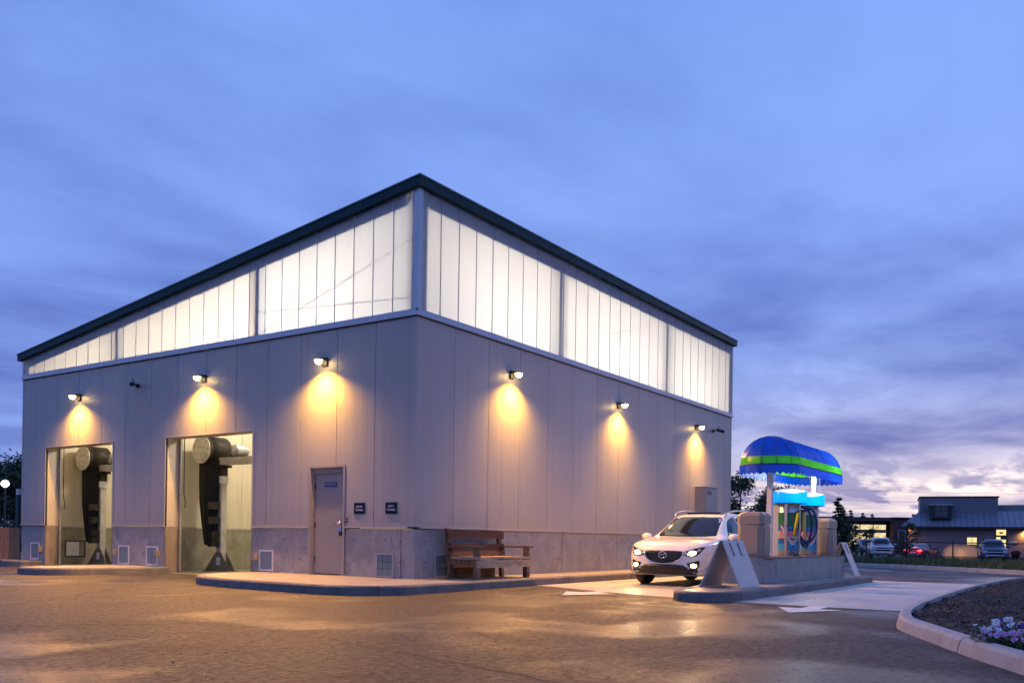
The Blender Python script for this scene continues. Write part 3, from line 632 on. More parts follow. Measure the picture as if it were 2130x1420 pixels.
wall_sign(1.25, 1.55, 1.37, 1.60, ['CLEAN', 'TOWELS'], 'dark blue CLEAN TOWELS sign right beside the grey door')
wall_sign(0.42, 0.72, 1.37, 1.60, ['DIRTY', 'TOWELS'], 'dark blue DIRTY TOWELS sign near the building corner')
t = empty('door_sign', (0.085, 2.29, 1.93), 0, 'small blue MECHANICAL ROOM sign on the grey door', 'sign')
obj('face', B((-0.008, -0.001, -0.17, 0.17, 0, 0.095)), BLUES, t)
text('lettering', 'MECHANICAL ROOM', 0.034, (-0.0095, 0, 0.060), (PI / 2, 0, -PI / 2), LETTER, t); text('lettering', 'AUTHORIZED PERSONNEL ONLY', 0.019, (-0.0095, 0, 0.025), (PI / 2, 0, -PI / 2), LETTER, t)

# electrical cabinet on the right wall
CAB = pbr('cabinet_grey', (0.30, 0.31, 0.34), 0.4, var=0.04)
t = empty('electrical_cabinet', (13.26, -0.001, 1.55), 0, 'grey electrical cabinet on the wall behind the white SUV', 'cabinet')
obj('case', B((0, 0.92, -0.35, 0, 0, 1.05)), CAB, t, bevel=0.008); obj('door', B((0.02, 0.90, -0.362, -0.351, 0.02, 0.98)), CAB, t, bevel=0.003)
obj('hood', B((-0.02, 0.94, -0.38, -0.001, 1.052, 1.07)), CAB, t)
for i in range(5): obj('vent_slot', B((0.10 + i * 0.07, 0.13 + i * 0.07, -0.367, -0.3625, 0.82, 0.94)), BLACKG, t)
obj('latch', lathe(bmesh.new(), [(0.03, -0.39), (0.03, -0.36)], 10, (0.06, 0, 0.45), 'Y'), CHROME, t)
t = tag(obj('meter_socket', lathe(bmesh.new(), [(0.09, -0.002), (0.09, -0.06), (0.075, -0.10), (0.05, -0.13)], 14, (14.55, 0, 1.98), 'Y'), GALV, None, True), 'small round grey meter on the wall right of the cabinet', 'meter')

# ================================================================ bay machines
MW = pbr('machine_grey', (0.50, 0.47, 0.42), 0.45, var=0.2, vscale=4); MD = pbr('machine_dark', (0.020, 0.017, 0.014), 0.55, spec=0.2, var=0.5, vscale=6); DISC = pbr('disc_plastic', (0.62, 0.60, 0.56), 0.4, var=0.12, vscale=5)
def machine(loc, label):
    t = empty('wash_machine', loc, 0, label, 'wash machine', 'wash machines inside the bays')
    obj('post', B((-0.085, 0.085, -0.085, 0.085, 0.0, 2.34)), MW, t, bevel=0.01)
    obj('post_collar', B((-0.11, 0.11, -0.11, 0.11, 2.20, 2.38)), WHITEP, t, bevel=0.01)
    bm = bmesh.new()
    for sx in (-0.09, 0.078):
        a = [bm.verts.new(q) for q in ((sx, 0.52, 0.0), (sx, -0.45, 0.0), (sx, -0.42, 0.05), (sx, -0.10, 0.48), (sx, 0.10, 0.48), (sx, 0.50, 0.05))]
        b = [bm.verts.new((q.co.x + 0.012, q.co.y, q.co.z)) for q in a]
        bm.faces.new(a); bm.faces.new(b[::-1])
        for k in range(6): bm.faces.new((a[k], b[k], b[(k + 1) % 6], a[(k + 1) % 6]))
    box(bm, -0.13, 0.13, -0.52, 0.56, 0.0, 0.022); bmesh.ops.recalc_face_normals(bm, faces=bm.faces[:]); obj('base', bm, pbr('base_olive', (0.20, 0.18, 0.13), 0.5, var=0.3, vscale=6), t)
    obj('label_plate', B((-0.096, -0.092, -0.07, 0.07, 0.16, 0.36)), WHITEP, t)
    # bracket between post and arm
    obj('bracket', B((-0.10, 0.12, -0.06, 0.05, 2.38, 2.60), (-0.2, 0.20, -0.12, 0.10, 2.60, 2.66)), MD, t, bevel=0.02)
    obj('beam', B((-0.10, 0.10, -2.2, 0.30, 2.66, 2.84)), MW, t, bevel=0.01)
    # drum, its axis across the bay entrance
    d = obj('drum', lathe(bmesh.new(), [(0.335, -0.40), (0.352, -0.39), (0.352, -0.33), (0.325, -0.32), (0.325, -0.27), (0.35, -0.26), (0.35, 0.24), (0.33, 0.27), (0.12, 0.28)], 40, (0, 0.30, 3.03), 'X'), MD, t, True)
    c = obj('end_disc', lathe(bmesh.new(), [(0.345, -0.418), (0.345, -0.402)], 40, (0, 0.30, 3.03), 'X'), DISC, d)
    bm = bmesh.new()
    for k in range(9):
        a = k * 2 * PI / 9 + 0.3; lathe(bm, [(0.016, -0.428), (0.016, -0.417)], 8, (0, 0.30 + 0.27 * math.cos(a), 3.03 + 0.27 * math.sin(a)), 'X')
    for k in range(5): 
        yy, zz = 0.30 + (k % 3 - 1) * 0.11, 3.03 + (0.06 if k < 3 else -0.10); tube(bm, [(-0.421, yy - 0.02, zz - 0.015), (-0.421, yy + 0.02, zz + 0.015)], 0.006, 6)
    obj('bolt', bm, BLACKG, d)
    obj('motor', lathe(bmesh.new(), [(0.10, 0.28), (0.145, 0.30), (0.15, 0.60), (0.13, 0.66), (0.06, 0.67)], 24, (0, 0.22, 3.02), 'X'), MD, t, True)
    obj('second_motor', lathe(bmesh.new(), [(0.04, -0.12), (0.13, -0.11), (0.15, -0.06), (0.15, 0.24), (0.13, 0.28)], 24, (0, -0.55, 3.00), 'X'), GALV, t, True)
    obj('motor_mount', B((-0.08, 0.2, -0.68, -0.42, 2.84, 2.88)), MD, t)
    # hanging wiper curtain
    bm = bmesh.new(); prof = [(0.52, 2.78, 0.17), (0.52, 2.2, 0.17), (0.49, 1.7, 0.16), (0.40, 1.2, 0.13), (0.30, 0.75, 0.09), (0.28, 0.66, 0.08)]; prev = None
    for yy, zz, dx in prof:
        y1 = 0.02 if zz > 2 else 0.05
        rg = [bm.verts.new(q) for q in ((-0.30, yy, zz), (-0.30 + dx * 2.4, yy - 0.10, zz), (-0.30 + dx * 2.6, y1, zz), (-0.30 + dx, y1 - 0.04, zz), (-0.33, (yy + y1) / 2, zz))]
        if prev:
            for k in range(5): bm.faces.new((prev[k], prev[(k + 1) % 5], rg[(k + 1) % 5], rg[k]))
        else: bm.faces.new(rg)
        prev = rg
    bm.faces.new(prev[::-1]); bmesh.ops.recalc_face_normals(bm, faces=bm.faces[:]); obj('curtain', bm, BLACK, t)
    for zz in (1.75, 1.38, 1.02, 0.82): obj('curtain_flap', B((-0.32, -0.10, -0.04, 0.13, zz - 0.20, zz - 0.02)), BLACKG, t, bevel=0.02)
    return t
machine((1.65, 7.72, 0.006), 'wash machine with pale drum disc in the bay next to the grey door')
machine((1.72, 13.12, 0.006), 'wash machine with pale drum disc in the leftmost bay')

# ================================================================ bench
WREAR = wood_mat('red_brown_wood', (0.085, 0.022, 0.018), (0.022, 0.008, 0.008)); WSEAT = wood_mat('weathered_light_wood', (0.62, 0.46, 0.30), (0.36, 0.24, 0.15)); WPOST = wood_mat('brown_post_wood', (0.30, 0.18, 0.09), (0.09, 0.05, 0.03), (14, 14, 1))
WOCH = wood_mat('ochre_wood', (0.24, 0.12, 0.04), (0.10, 0.045, 0.018))
t = empty('wooden_bench', (0.74, -0.05, 0.15), 0, 'rustic wooden bench with armrests against the concrete base', 'bench')
def bpart(n, m_, *b): return obj(n, B(*b), m_, t, bevel=0.008)
bpart('leg', WPOST, (0.02, 0.13, -0.88, -0.78, 0, 0.60)); bpart('leg', WPOST, (1.72, 1.83, -0.88, -0.78, 0, 0.60))
def lean(n, m_, x0, x1, y, zz0, zz1, th=0.045):
    bm = bmesh.new(); k = 0.12; vs = [bm.verts.new((x, y + dy + (zz - 0.35) * k, zz)) for zz in (zz0, zz1) for dy in (-th, 0) for x in (x0, x1)]
    for f in ((0, 2, 3, 1), (4, 5, 7, 6), (0, 1, 5, 4), (2, 6, 7, 3), (0, 4, 6, 2), (1, 3, 7, 5)): bm.faces.new([vs[i] for i in f])
    return obj(n, bm, m_, t, bevel=0.008)
lean('back_post', WPOST, 0.02, 0.12, -0.14, 0.0, 0.97, 0.07); lean('back_post', WPOST, 1.73, 1.83, -0.14, 0.0, 0.95, 0.07)
lean('back_plank', WREAR, -0.02, 1.86, -0.212, 0.78, 0.93); lean('back_plank', WREAR, 0.0, 1.85, -0.212, 0.54, 0.68); lean('back_plank', WOCH, 0.0, 1.85, -0.212, 0.44, 0.53); lean('back_plank', WREAR, 0.0, 1.85, -0.212, 0.38, 0.435)
bpart('seat_plank', WSEAT, (-0.02, 1.87, -0.90, -0.72, 0.385, 0.43)); bpart('seat_plank', WSEAT, (0.0, 1.86, -0.71, -0.54, 0.382, 0.427)); bpart('seat_plank', WSEAT, (0.0, 1.86, -0.53, -0.36, 0.384, 0.43)); bpart('seat_plank', WSEAT, (0.0, 1.86, -0.35, -0.22, 0.38, 0.425))
bpart('front_apron', WSEAT, (-0.02, 1.87, -0.925, -0.885, 0.22, 0.37))
bpart('side_rail', WPOST, (0.03, 0.12, -0.78, -0.2, 0.27, 0.37)); bpart('side_rail', WPOST, (1.73, 1.82, -0.78, -0.2, 0.27, 0.37))
bpart('armrest', WPOST, (-0.02, 0.17, -0.95, -0.16, 0.60, 0.64)); bpart('armrest', WPOST, (1.68, 1.87, -0.95, -0.16, 0.60, 0.64))
t = empty('wooden_crate', (0.98, -0.30, 0.15), 0, 'low ochre wooden box under the bench', 'crate')
for k in range(3): obj('slat', B((0.0 + 0.41 * k, 0.40 + 0.41 * k, -0.02, 0.0, 0.0, 0.20)), WOCH, t, bevel=0.004)
obj('lid', B((0.0, 1.22, 0.0, 0.25, 0.19, 0.21)), WOCH, t); obj('side', B((0.0, 0.02, 0.0, 0.25, 0, 0.19)), WOCH, t); obj('side', B((1.2, 1.22, 0.0, 0.25, 0, 0.19)), WOCH, t)

# ================================================================ vacuum island
VI = empty('vacuum_island', (0, 0, 0)); VI['kind'] = 'structure'
nose = cat_rom([(10.3, -4.4, 0), (4.2, -4.42, 0), (2.9, -4.55, 0), (1.6, -4.80, 0), (0.75, -4.95, 0), (0.32, -5.15, 0), (0.18, -5.42, 0), (0.28, -5.72, 0), (0.6, -5.93, 0), (1.1, -6.0, 0), (2.2, -6.02, 0), (10.3, -5.92, 0)], 6)
line = [(p.x, p.y) for p in nose]
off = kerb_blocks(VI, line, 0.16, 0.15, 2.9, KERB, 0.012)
bm = bmesh.new(); prism(bm, [(p.x, p.y) for p in off], -0.04, 0.147); obj('paving', bm, PLAT, VI)
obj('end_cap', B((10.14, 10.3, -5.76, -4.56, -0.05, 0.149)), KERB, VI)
PLN = empty('concrete_plinth', (4.0, -4.95, 0.15), 0, 'low concrete plinth under the vacuum station', 'plinth')
CP = concrete_mat('plinth_concrete', (0.42, 0.40, 0.38), (0.31, 0.29, 0.27), (0.20, 0.17, 0.15), 2.2, 0.7, (2, 2, 0.4))
for a, b in ((0.30, 2.75), (2.76, 5.05), (5.06, 5.36)): obj('concrete_panel', B((a, b - 0.006, -0.53, 0.50, 0, 0.48)), CP, PLN, bevel=0.008)
bm = bmesh.new(); prism(bm, [(0.294, -0.53), (0.12, -0.50), (-0.02, -0.36), (-0.32, 0.0), (-0.36, 0.30), (-0.20, 0.46), (0.294, 0.50)], 0, 0.479); obj('rounded_end', bm, CP, PLN, bevel=0.01)
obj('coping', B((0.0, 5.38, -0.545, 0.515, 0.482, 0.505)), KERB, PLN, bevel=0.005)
PT = 0.657
# litter bins
BINM = pbr('bin_plastic', (0.34, 0.28, 0.22), 0.5, var=0.05, bump=0.1, bscale=120)
def litter_bin(loc, label):
    t = empty('litter_bin', loc, 0, label, 'bin', 'beige litter bins on the plinth'); h = 0.27; c = 0.07
    def octo(s, cc): return [(-s, -s + cc), (-s + cc, -s), (s - cc, -s), (s, -s + cc), (s, s - cc), (s - cc, s), (-s + cc, s), (-s, s - cc)]
    bm = bmesh.new(); prism(bm, octo(h - 0.01, c), 0, 0.62); obj('body', bm, BINM, t, bevel=0.01)
    obj('front_panel', B((-h - 0.004, -h + 0.012, -0.17, 0.17, 0.06, 0.56)), BINM, t, bevel=0.006); obj('side_panel', B((-0.17, 0.17, -h - 0.004, -h + 0.012, 0.06, 0.56)), BINM, t, bevel=0.006)
    bm = bmesh.new(); pts = []
    lo, mid, hi = octo(h, c), octo(h, c), octo(h - 0.10, c); rings = []
    for o, zz in ((lo, 0.632), (mid, 0.80), (octo(h - 0.04, c), 0.85), (hi, 0.875)): rings.append([bm.verts.new((p[0], p[1], zz)) for p in o])
    for r0, r1 in zip(rings, rings[1:]):
        for k in range(8): bm.faces.new((r0[k], r0[(k + 1) % 8], r1[(k + 1) % 8], r1[k]))
    bm.faces.new(rings[0][::-1]); bm.faces.new(rings[-1]); obj('lid', bm, BINM, t)
litter_bin((4.46, -4.97, PT), 'beige litter bin on the near end of the plinth'); litter_bin((9.03, -5.06, PT), 'beige litter bin on the far end of the plinth')
# mat racks (tent of two boards with clips)
BRD = pbr('pale_board', (0.50, 0.49, 0.50), 0.5, var=0.08, vscale=5)
def mat_rack(loc, label, ln=1.15):
    t = empty('mat_rack', loc, R(3), label, 'mat rack', 'tent shaped mat cleaning racks')
    def slab_(y0, name):
        s = 1 if y0 > 0 else -1
        bm = bmesh.new(); a = Vector((0, y0, 0)); b = Vector((0, 0.01 * s, 0.80)); d = (b - a).normalized(); nn = Vector((0, d.z * s, -d.y * s)) * 0.02
        vs = [bm.verts.new(q + Vector((x, 0, 0)) + o) for o in (Vector(), nn) for q in (a, b) for x in (0, ln)]
        for f in ((0, 1, 3, 2), (4, 6, 7, 5), (0, 4, 5, 1), (2, 3, 7, 6), (0, 2, 6, 4), (1, 5, 7, 3)): bm.faces.new([vs[i] for i in f])
        bmesh.ops.recalc_face_normals(bm, faces=bm.faces[:]); return obj(name, bm, BRD, t), d
    f, d = slab_(-0.33, 'board'); slab_(0.36, 'board')
    for x in (0.32, 0.75):
        def on(s, o): p = Vector((x, -0.33, 0)) + d * s; return (p.x, p.y - 0.03 - o, p.z)
        bm = bmesh.new(); tube(bm, [on(0.83, -0.005), on(0.60, -0.005)], 0.009, 6)
        p = Vector(on(0.62, 0.0)); box(bm, x - 0.04, x + 0.04, p.y - 0.004, p.y + 0.02, p.z - 0.03, p.z + 0.0); p = Vector(on(0.80, 0.0)); box(bm, x - 0.022, x + 0.022, p.y - 0.002, p.y + 0.02, p.z - 0.03, p.z + 0.01)
        obj('clip', bm, STEELD, t)
    obj('ridge_bar', T([(0.0, 0, 0.80), (ln, 0, 0.80)], 0.014, 6), GALV, t)
mat_rack((1.72, -5.36, 0.151), 'tent shaped mat rack with clips in front of the white SUV'); mat_rack((9.42, -5.36, 0.151), 'tent shaped mat rack with clips at the far end of the vacuum plinth', 0.62)

# awning on two posts
AW = empty('awning', (5.3, -5.0, PT), 0, 'blue barrel awning with green stripe and scalloped edge over the vacuums', 'awning')
BLUEF = translucent('blue_awning_fabric', (0.0, 0.035, 0.42), (0.0, 0.10, 0.85), 0.5, 0.3, gloss=0.05)
GREENF = translucent('green_awning_fabric', (0.03, 0.40, 0.01), (0.08, 0.75, 0.02), 0.5, 0.3, gloss=0.05)
SEAM = pbr('awning_seam', (0.008, 0.02, 0.16), 0.5)
zb = 2.50 - PT; RA = 0.61; AL = 3.15
obj('post', B((-0.05, 0.05, -0.05, 0.05, 0, zb + 0.1)), WHITEP, AW, bevel=0.006); obj('post', B((AL - 0.05, AL + 0.05, -0.05, 0.05, 0, zb + 0.1)), WHITEP, AW, bevel=0.006)
# outline (plan) of the barrel: half circle ends joined by straight sides, as ribs with a plan direction
ribs = []
for k in range(7): ribs.append((0.0, PI / 2 + PI * k / 6))           # near dome
for k in range(1, 5): ribs.append((AL * k / 5, 3 * PI / 2))
for k in range(7): ribs.append((AL, -PI / 2 + PI * k / 6))
for k in range(4, 0, -1): ribs.append((AL * k / 5, PI / 2))
ribs = [ribs[i] for i in range(len(ribs))]
def aw_pt(rb, e, s=1.0):   # e: angle up the arc
    cx0, a = rb; r = RA * math.cos(e) * s
    return Vector((cx0 + math.cos(a) * r, math.sin(a) * r, zb + RA * math.sin(e)))
def gore(b0, b1, e0, e1, name, mat):
    bm = bmesh.new(); nE, nA = 7, 4; grid = []
    for i in range(nE + 1):
        e = e0 + (e1 - e0) * i / nE; row = []
        for j in range(nA + 1):
            t_ = j / nA; a0, a1 = b0[1], b1[1]
            if a1 < a0 - PI: a1 += 2 * PI
            if a1 > a0 + PI: a1 -= 2 * PI
            p = aw_pt(b0, e).lerp(aw_pt(b1, e), t_); sag = 1 - 0.012 * math.sin(PI * t_)
            q = aw_pt((b0[0] + (b1[0] - b0[0]) * t_, a0 + (a1 - a0) * t_), e); row.append(bm.verts.new(p.lerp(q, 0.35)))
        grid.append(row)
    for i in range(nE):
        for j in range(nA): bm.faces.new((grid[i][j], grid[i][j + 1], grid[i + 1][j + 1], grid[i + 1][j]))
    return obj(name, bm, mat, AW, True)
E0, E1 = 0.0, math.asin(0.165 / RA)
nb = len(ribs)
for i in range(nb):
    gore(ribs[i], ribs[(i + 1) % nb], E0, E1, 'stripe_panel', GREENF); gore(ribs[i], ribs[(i + 1) % nb], E1, PI / 2, 'gore', BLUEF)
    obj('rib', tube(bmesh.new(), [aw_pt(ribs[i], PI / 2 * k / 8, 0.992) for k in range(9)], 0.008, 6), SEAM, AW, True)
# scalloped valance
outl = []
for i in range(150): outl.append((AL * (1 - i / 150), PI / 2))
for i in range(90): outl.append((0, PI / 2 + PI * i / 90))
for i in range(150): outl.append((AL * i / 150, -PI / 2))
for i in range(90): outl.append((AL, -PI / 2 + PI * i / 90))
bm = bmesh.new(); prev = None; rows = []
for i, rb in enumerate(outl):
    p = aw_pt(rb, 0.0, 1.006); dz = 0.16 + 0.040 * abs(math.sin(PI * i / 6)); wv = 0.006 * math.sin(i * 0.55)
    rows.append((bm.verts.new((p.x, p.y, zb + 0.004)), bm.verts.new((p.x + wv, p.y + wv, zb - dz * 0.5)), bm.verts.new((p.x + wv, p.y - wv, zb - dz))))
for i in range(len(rows)):
    a, b = rows[i], rows[(i + 1) % len(rows)]
    for k in range(2): bm.faces.new((a[k], a[k + 1], b[k + 1], b[k]))
obj('valance', bm, BLUEF, AW, True)
bm = bmesh.new(); tube(bm, [aw_pt(rb, 0.0, 1.002) for rb in outl[::6] + outl[:1]], 0.013, 6, cap=False); obj('hem_rail', bm, SEAM, AW, True)
obj('cross_beam', B((-0.5, AL + 0.5, -0.04, 0.04, zb + 0.10, zb + 0.16)), WHITEP, AW)
TUBE = emis('tube_white', (0.85, 0.95, 1.0), 9.0)
for (x, e) in ((0.35, 9), (1.55, 9), (2.75, 44)):
    tb = obj('tube_lamp', T([(x - 0.45, 0.16, zb + 0.07), (x + 0.45, 0.16, zb + 0.07)], 0.02, 8), TUBE, AW)
    lamp('tube_light', 'POINT', e, (0.82, 0.93, 1.0), (x, 0.0, zb + 0.02), tb, shadow_soft_size=0.15)

# vacuum machines
DOME = translucent('blue_dome_plastic', (0.0, 0.08, 0.45), (0.0, 0.30, 0.95), 0.7, 0.2, gloss=0.05)
DOMETOP = translucent('white_dome_plastic', (0.75, 0.78, 0.82), (0.85, 0.9, 0.95), 0.6, 0.2, gloss=0.05)
def wrap_mat():
    m = bpy.data.materials.new('printed_wrap'); m.use_nodes = True; nt = m.node_tree; b = nt.nodes['Principled BSDF']
    tcn = nt.nodes.new('ShaderNodeTexCoord'); s = nt.nodes.new('ShaderNodeSeparateXYZ'); L(nt, tcn.outputs['Object'], s.inputs[0])
    u = math_n(nt, 'ADD', math_n(nt, 'MULTIPLY', s.outputs[0], 0.7), math_n(nt, 'MULTIPLY', s.outputs[1], -0.7)); zz = s.outputs[2]
    nn = noise(nt, tcn.outputs['Object'], 9, 3)
    d1 = math_n(nt, 'ABSOLUTE', math_n(nt, 'SUBTRACT', zz, math_n(nt, 'ADD', 0.28, math_n(nt, 'MULTIPLY', math_n(nt, 'POWER', math_n(nt, 'ABSOLUTE', math_n(nt, 'ADD', u, 0.02)), 2.0), 9.0))))
    c = mixc(nt, smooth(nt, nn, 0.42, 0.52), (0.01, 0.07, 0.32), (0.02, 0.20, 0.45))
    c = mixc(nt, smooth(nt, zz, 0.24, 0.26, 1, 0), c, (0.05, 0.35, 0.60))
    c = mixc(nt, smooth(nt, math_n(nt, 'ABSOLUTE', math_n(nt, 'SUBTRACT', zz, 0.45)), 0.07, 0.09, 0.75, 0), c, mixc(nt, smooth(nt, nn, 0.5, 0.56), (0.75, 0.22, 0.25), (0.70, 0.62, 0.10)))
    c = mixc(nt, smooth(nt, d1, 0.035, 0.045, 1, 0), c, (0.80, 0.80, 0.80))
    c = mixc(nt, smooth(nt, d1, 0.012, 0.018, 1, 0), c, (0.75, 0.20, 0.04))
    c = mixc(nt, smooth(nt, zz, 0.62, 0.66), c, (0.02, 0.16, 0.06))
    L(nt, c, b.inputs['Base Color']); b.inputs['Roughness'].default_value = 0.3; return m
WRAP = wrap_mat(); HOSE = pbr('blue_hose', (0.012, 0.03, 0.13), 0.35); BHOSE = pbr('black_hose', (0.012, 0.012, 0.014), 0.4); YEL = pbr('yellow_plastic', (0.72, 0.60, 0.02), 0.4)
def vacuum(loc, label, rz, hoses):
    t = empty('vacuum_machine', loc, rz, label, 'vacuum', 'vacuum machines under the blue awning')
    obj('body', lathe(bmesh.new(), [(0.245, 0.0), (0.25, 0.02), (0.25, 1.10), (0.23, 1.12)], 32, (0, 0, 0)), STAIN, t, True)
    obj('printed_wrap', lathe(bmesh.new(), [(0.2535, 0.12), (0.2535, 0.92)], 32, (0, 0, 0), cap=False), WRAP, t, True)
    for a in (-1.15, 0.1, 2.2):
        o = obj('edge_strip', B((-0.03, 0.03, -0.012, 0.012, 0.0, 1.10)), STAIN, t); o.location = (0.262 * math.cos(a - PI / 2 - 0.3), 0.262 * math.sin(a - PI / 2 - 0.3), 0); o.rotation_euler = (0, 0, a - 0.3)
    obj('back_cabinet', B((-0.20, 0.20, 0.12, 0.42, 0.0, 1.09)), pbr('pale_cabinet', (0.55, 0.54, 0.52), 0.4), t, bevel=0.01)
    obj('coin_panel', B((0.262, 0.34, -0.14, 0.12, 0.02, 1.02)), pbr('coin_panel_dark', (0.06, 0.07, 0.09), 0.35), t, bevel=0.01)
    obj('indicator', B((0.27, 0.33, -0.16, -0.141, 0.86, 0.98)), emis('red_led', (1.0, 0.12, 0.03), 5.0), t)
    obj('button', lathe(bmesh.new(), [(0.03, -0.16), (0.03, -0.141)], 12, (0.30, 0, 0.55), 'Y'), pbr('cyan_button', (0.02, 0.25, 0.35), 0.3), t); obj('coin_slot', B((0.275, 0.325, -0.15, -0.141, 0.68, 0.80)), CHROME, t)
    # glowing cloud shaped head
    bm = bmesh.new(); n = 40
    def rim(a): return 0.40 * (1 + 0.05 * math.cos(4 * a + 0.5))
    rings = []
    for (s, h) in ((0.985, 1.115), (1.0, 1.14), (1.0, 1.30), (0.97, 1.345)):
        rings.append([bm.verts.new((rim(2 * PI * i / n) * s * math.cos(2 * PI * i / n), rim(2 * PI * i / n) * s * math.sin(2 * PI * i / n) * 0.95, h + (0.025 * math.sin(6 * PI * i / n) if h > 1.2 else 0))) for i in range(n)])
    for r0, r1 in zip(rings, rings[1:]):
        for k in range(n): bm.faces.new((r0[k], r0[(k + 1) % n], r1[(k + 1) % n], r1[k]))
    hd = obj('lit_head', bm, DOME, t, True)
    bm = bmesh.new(); rings = []
    for (s, h) in ((0.972, 1.346), (0.85, 1.375), (0.5, 1.41), (0.12, 1.425)):
        rings.append([bm.verts.new((rim(2 * PI * i / n) * s * math.cos(2 * PI * i / n), rim(2 * PI * i / n) * s * math.sin(2 * PI * i / n) * 0.95, h + 0.025 * math.sin(6 * PI * i / n) * s)) for i in range(n)])
    for r0, r1 in zip(rings, rings[1:]):
        for k in range(n): bm.faces.new((r0[k], r0[(k + 1) % n], r1[(k + 1) % n], r1[k]))
    bm.faces.new(rings[-1]); obj('lit_cap', bm, DOMETOP, t, True)
    bm = bmesh.new(); bm.faces.new([bm.verts.new((rim(2 * PI * i / n) * 0.98 * math.cos(2 * PI * i / n), rim(2 * PI * i / n) * 0.93 * math.sin(2 * PI * i / n), 1.125)) for i in range(n)]); obj('head_floor', bm, WHITEP, t)
    lamp('head_light', 'POINT', 8.0, (0.85, 0.95, 1.0), (-0.05, -0.10, 1.24), hd, shadow_soft_size=0.08)
    if hoses:
        for k, (ox, sz, sx) in enumerate(((0.30, 0.78, 0.20), (0.33, 0.84, 0.15), (0.37, 0.74, 0.11))):
            lx, ly = 0.5636, -0.826; cx0, cy0 = 0.24 + 0.02 * k, -0.24 - 0.03 * k; sx = (0.17, 0.13, 0.20)[k]
            pts = [(0.12, -0.24, 1.06)] + [(cx0 + lx * sx * (math.sin(a) + 0.15), cy0 + ly * sx * (math.sin(a) + 0.15), 1.04 - sz * 0.5 + sz * 0.5 * math.cos(a)) for a in [PI * 2 * q / 18 for q in range(1, 17)]] + [(cx0 - 0.02, cy0, 0.98)]
            obj('hose', tube(bmesh.new(), cat_rom(pts, 3), 0.026, 10), HOSE, t, True)
        obj('wand', tube(bmesh.new(), [(-0.22, -0.20, 0.45), (-0.13, -0.25, 0.90), (-0.10, -0.26, 0.96)], [0.026, 0.036, 0.02], 10), YEL, t, True)
        obj('wand', tube(bmesh.new(), [(0.13, -0.27, 0.52), (0.20, -0.26, 0.93)], [0.022, 0.034], 10), YEL, t, True)
        obj('air_hose', tube(bmesh.new(), cat_rom([(-0.10, -0.28, 0.98), (-0.05, -0.30, 0.94), (-0.06, -0.30, 0.6), (-0.22, -0.30, 0.15), (-0.33, -0.27, 0.02), (-0.45, -0.25, 0.012), (-0.42, -0.36, 0.012), (-0.30, -0.36, 0.014), (-0.34, -0.24, 0.05), (-0.46, -0.20, 0.16), (-0.38, -0.22, 0.2), (-0.28, -0.26, 0.10)], 5), 0.009, 6), BHOSE, t, True)
        obj('air_hose', tube(bmesh.new(), cat_rom([(-0.10, -0.27, 0.97), (-0.26, -0.25, 0.93), (-0.42, -0.18, 0.70), (-0.5, -0.1, 0.62)], 5), 0.009, 6), BHOSE, t, True)
    return t
vacuum((6.46, -5.02, PT), 'vacuum machine with glowing blue head, blue hoses and yellow wand nearest the near post', 0.0, True)
vacuum((7.95, -4.98, PT), 'vacuum machine with glowing blue head and red indicator beside the far bin', 0.0, False)

# ================================================================ cars
def car_surface(stations):
    """stations: x zb zs zt wl ws wt -> smooth closed body bmesh"""
    def sec(s):
        x, zb_, zs, zt, wl, ws, wt = s; h = zs - zb_
        half = [(0, zb_), (0.55 * wl, zb_), (0.86 * wl, zb_ + 0.01), (0.975 * wl, zb_ + 0.10 * h), (wl, zb_ + 0.42 * h), (0.99 * wl, zb_ + 0.80 * h), (ws, zs), (wt + (ws - wt) * 0.12, zt - (zt - zs) * 0.16 - 0.01), (wt * 0.88, zt - 0.018), (wt * 0.45, zt - 0.004), (0, zt)]
        return [Vector((x, y, z_)) for y, z_ in half]
    raw = [sec(s) for s in stations]; cols = []
    for j in range(11): cols.append(cat_rom([r[j] for r in raw], 4))
    n = len(cols[0]); bm = bmesh.new(); rows = []
    for i in range(n):
        half = cat_rom([cols[j][i] for j in range(11)], 3)
        half[0].y = 0; half[-1].y = 0
        full = half + [Vector((p.x, -p.y, p.z)) for p in half[-2:0:-1]]
        rows.append([bm.verts.new(p) for p in full])
    m_ = len(rows[0])
    for a, b in zip(rows, rows[1:]):
        for k in range(m_): bm.faces.new((a[k], a[(k + 1) % m_], b[(k + 1) % m_], b[k]))
    bm.faces.new(rows[0]); bm.faces.new(rows[-1][::-1]); bmesh.ops.recalc_face_normals(bm, faces=bm.faces[:]); return bm
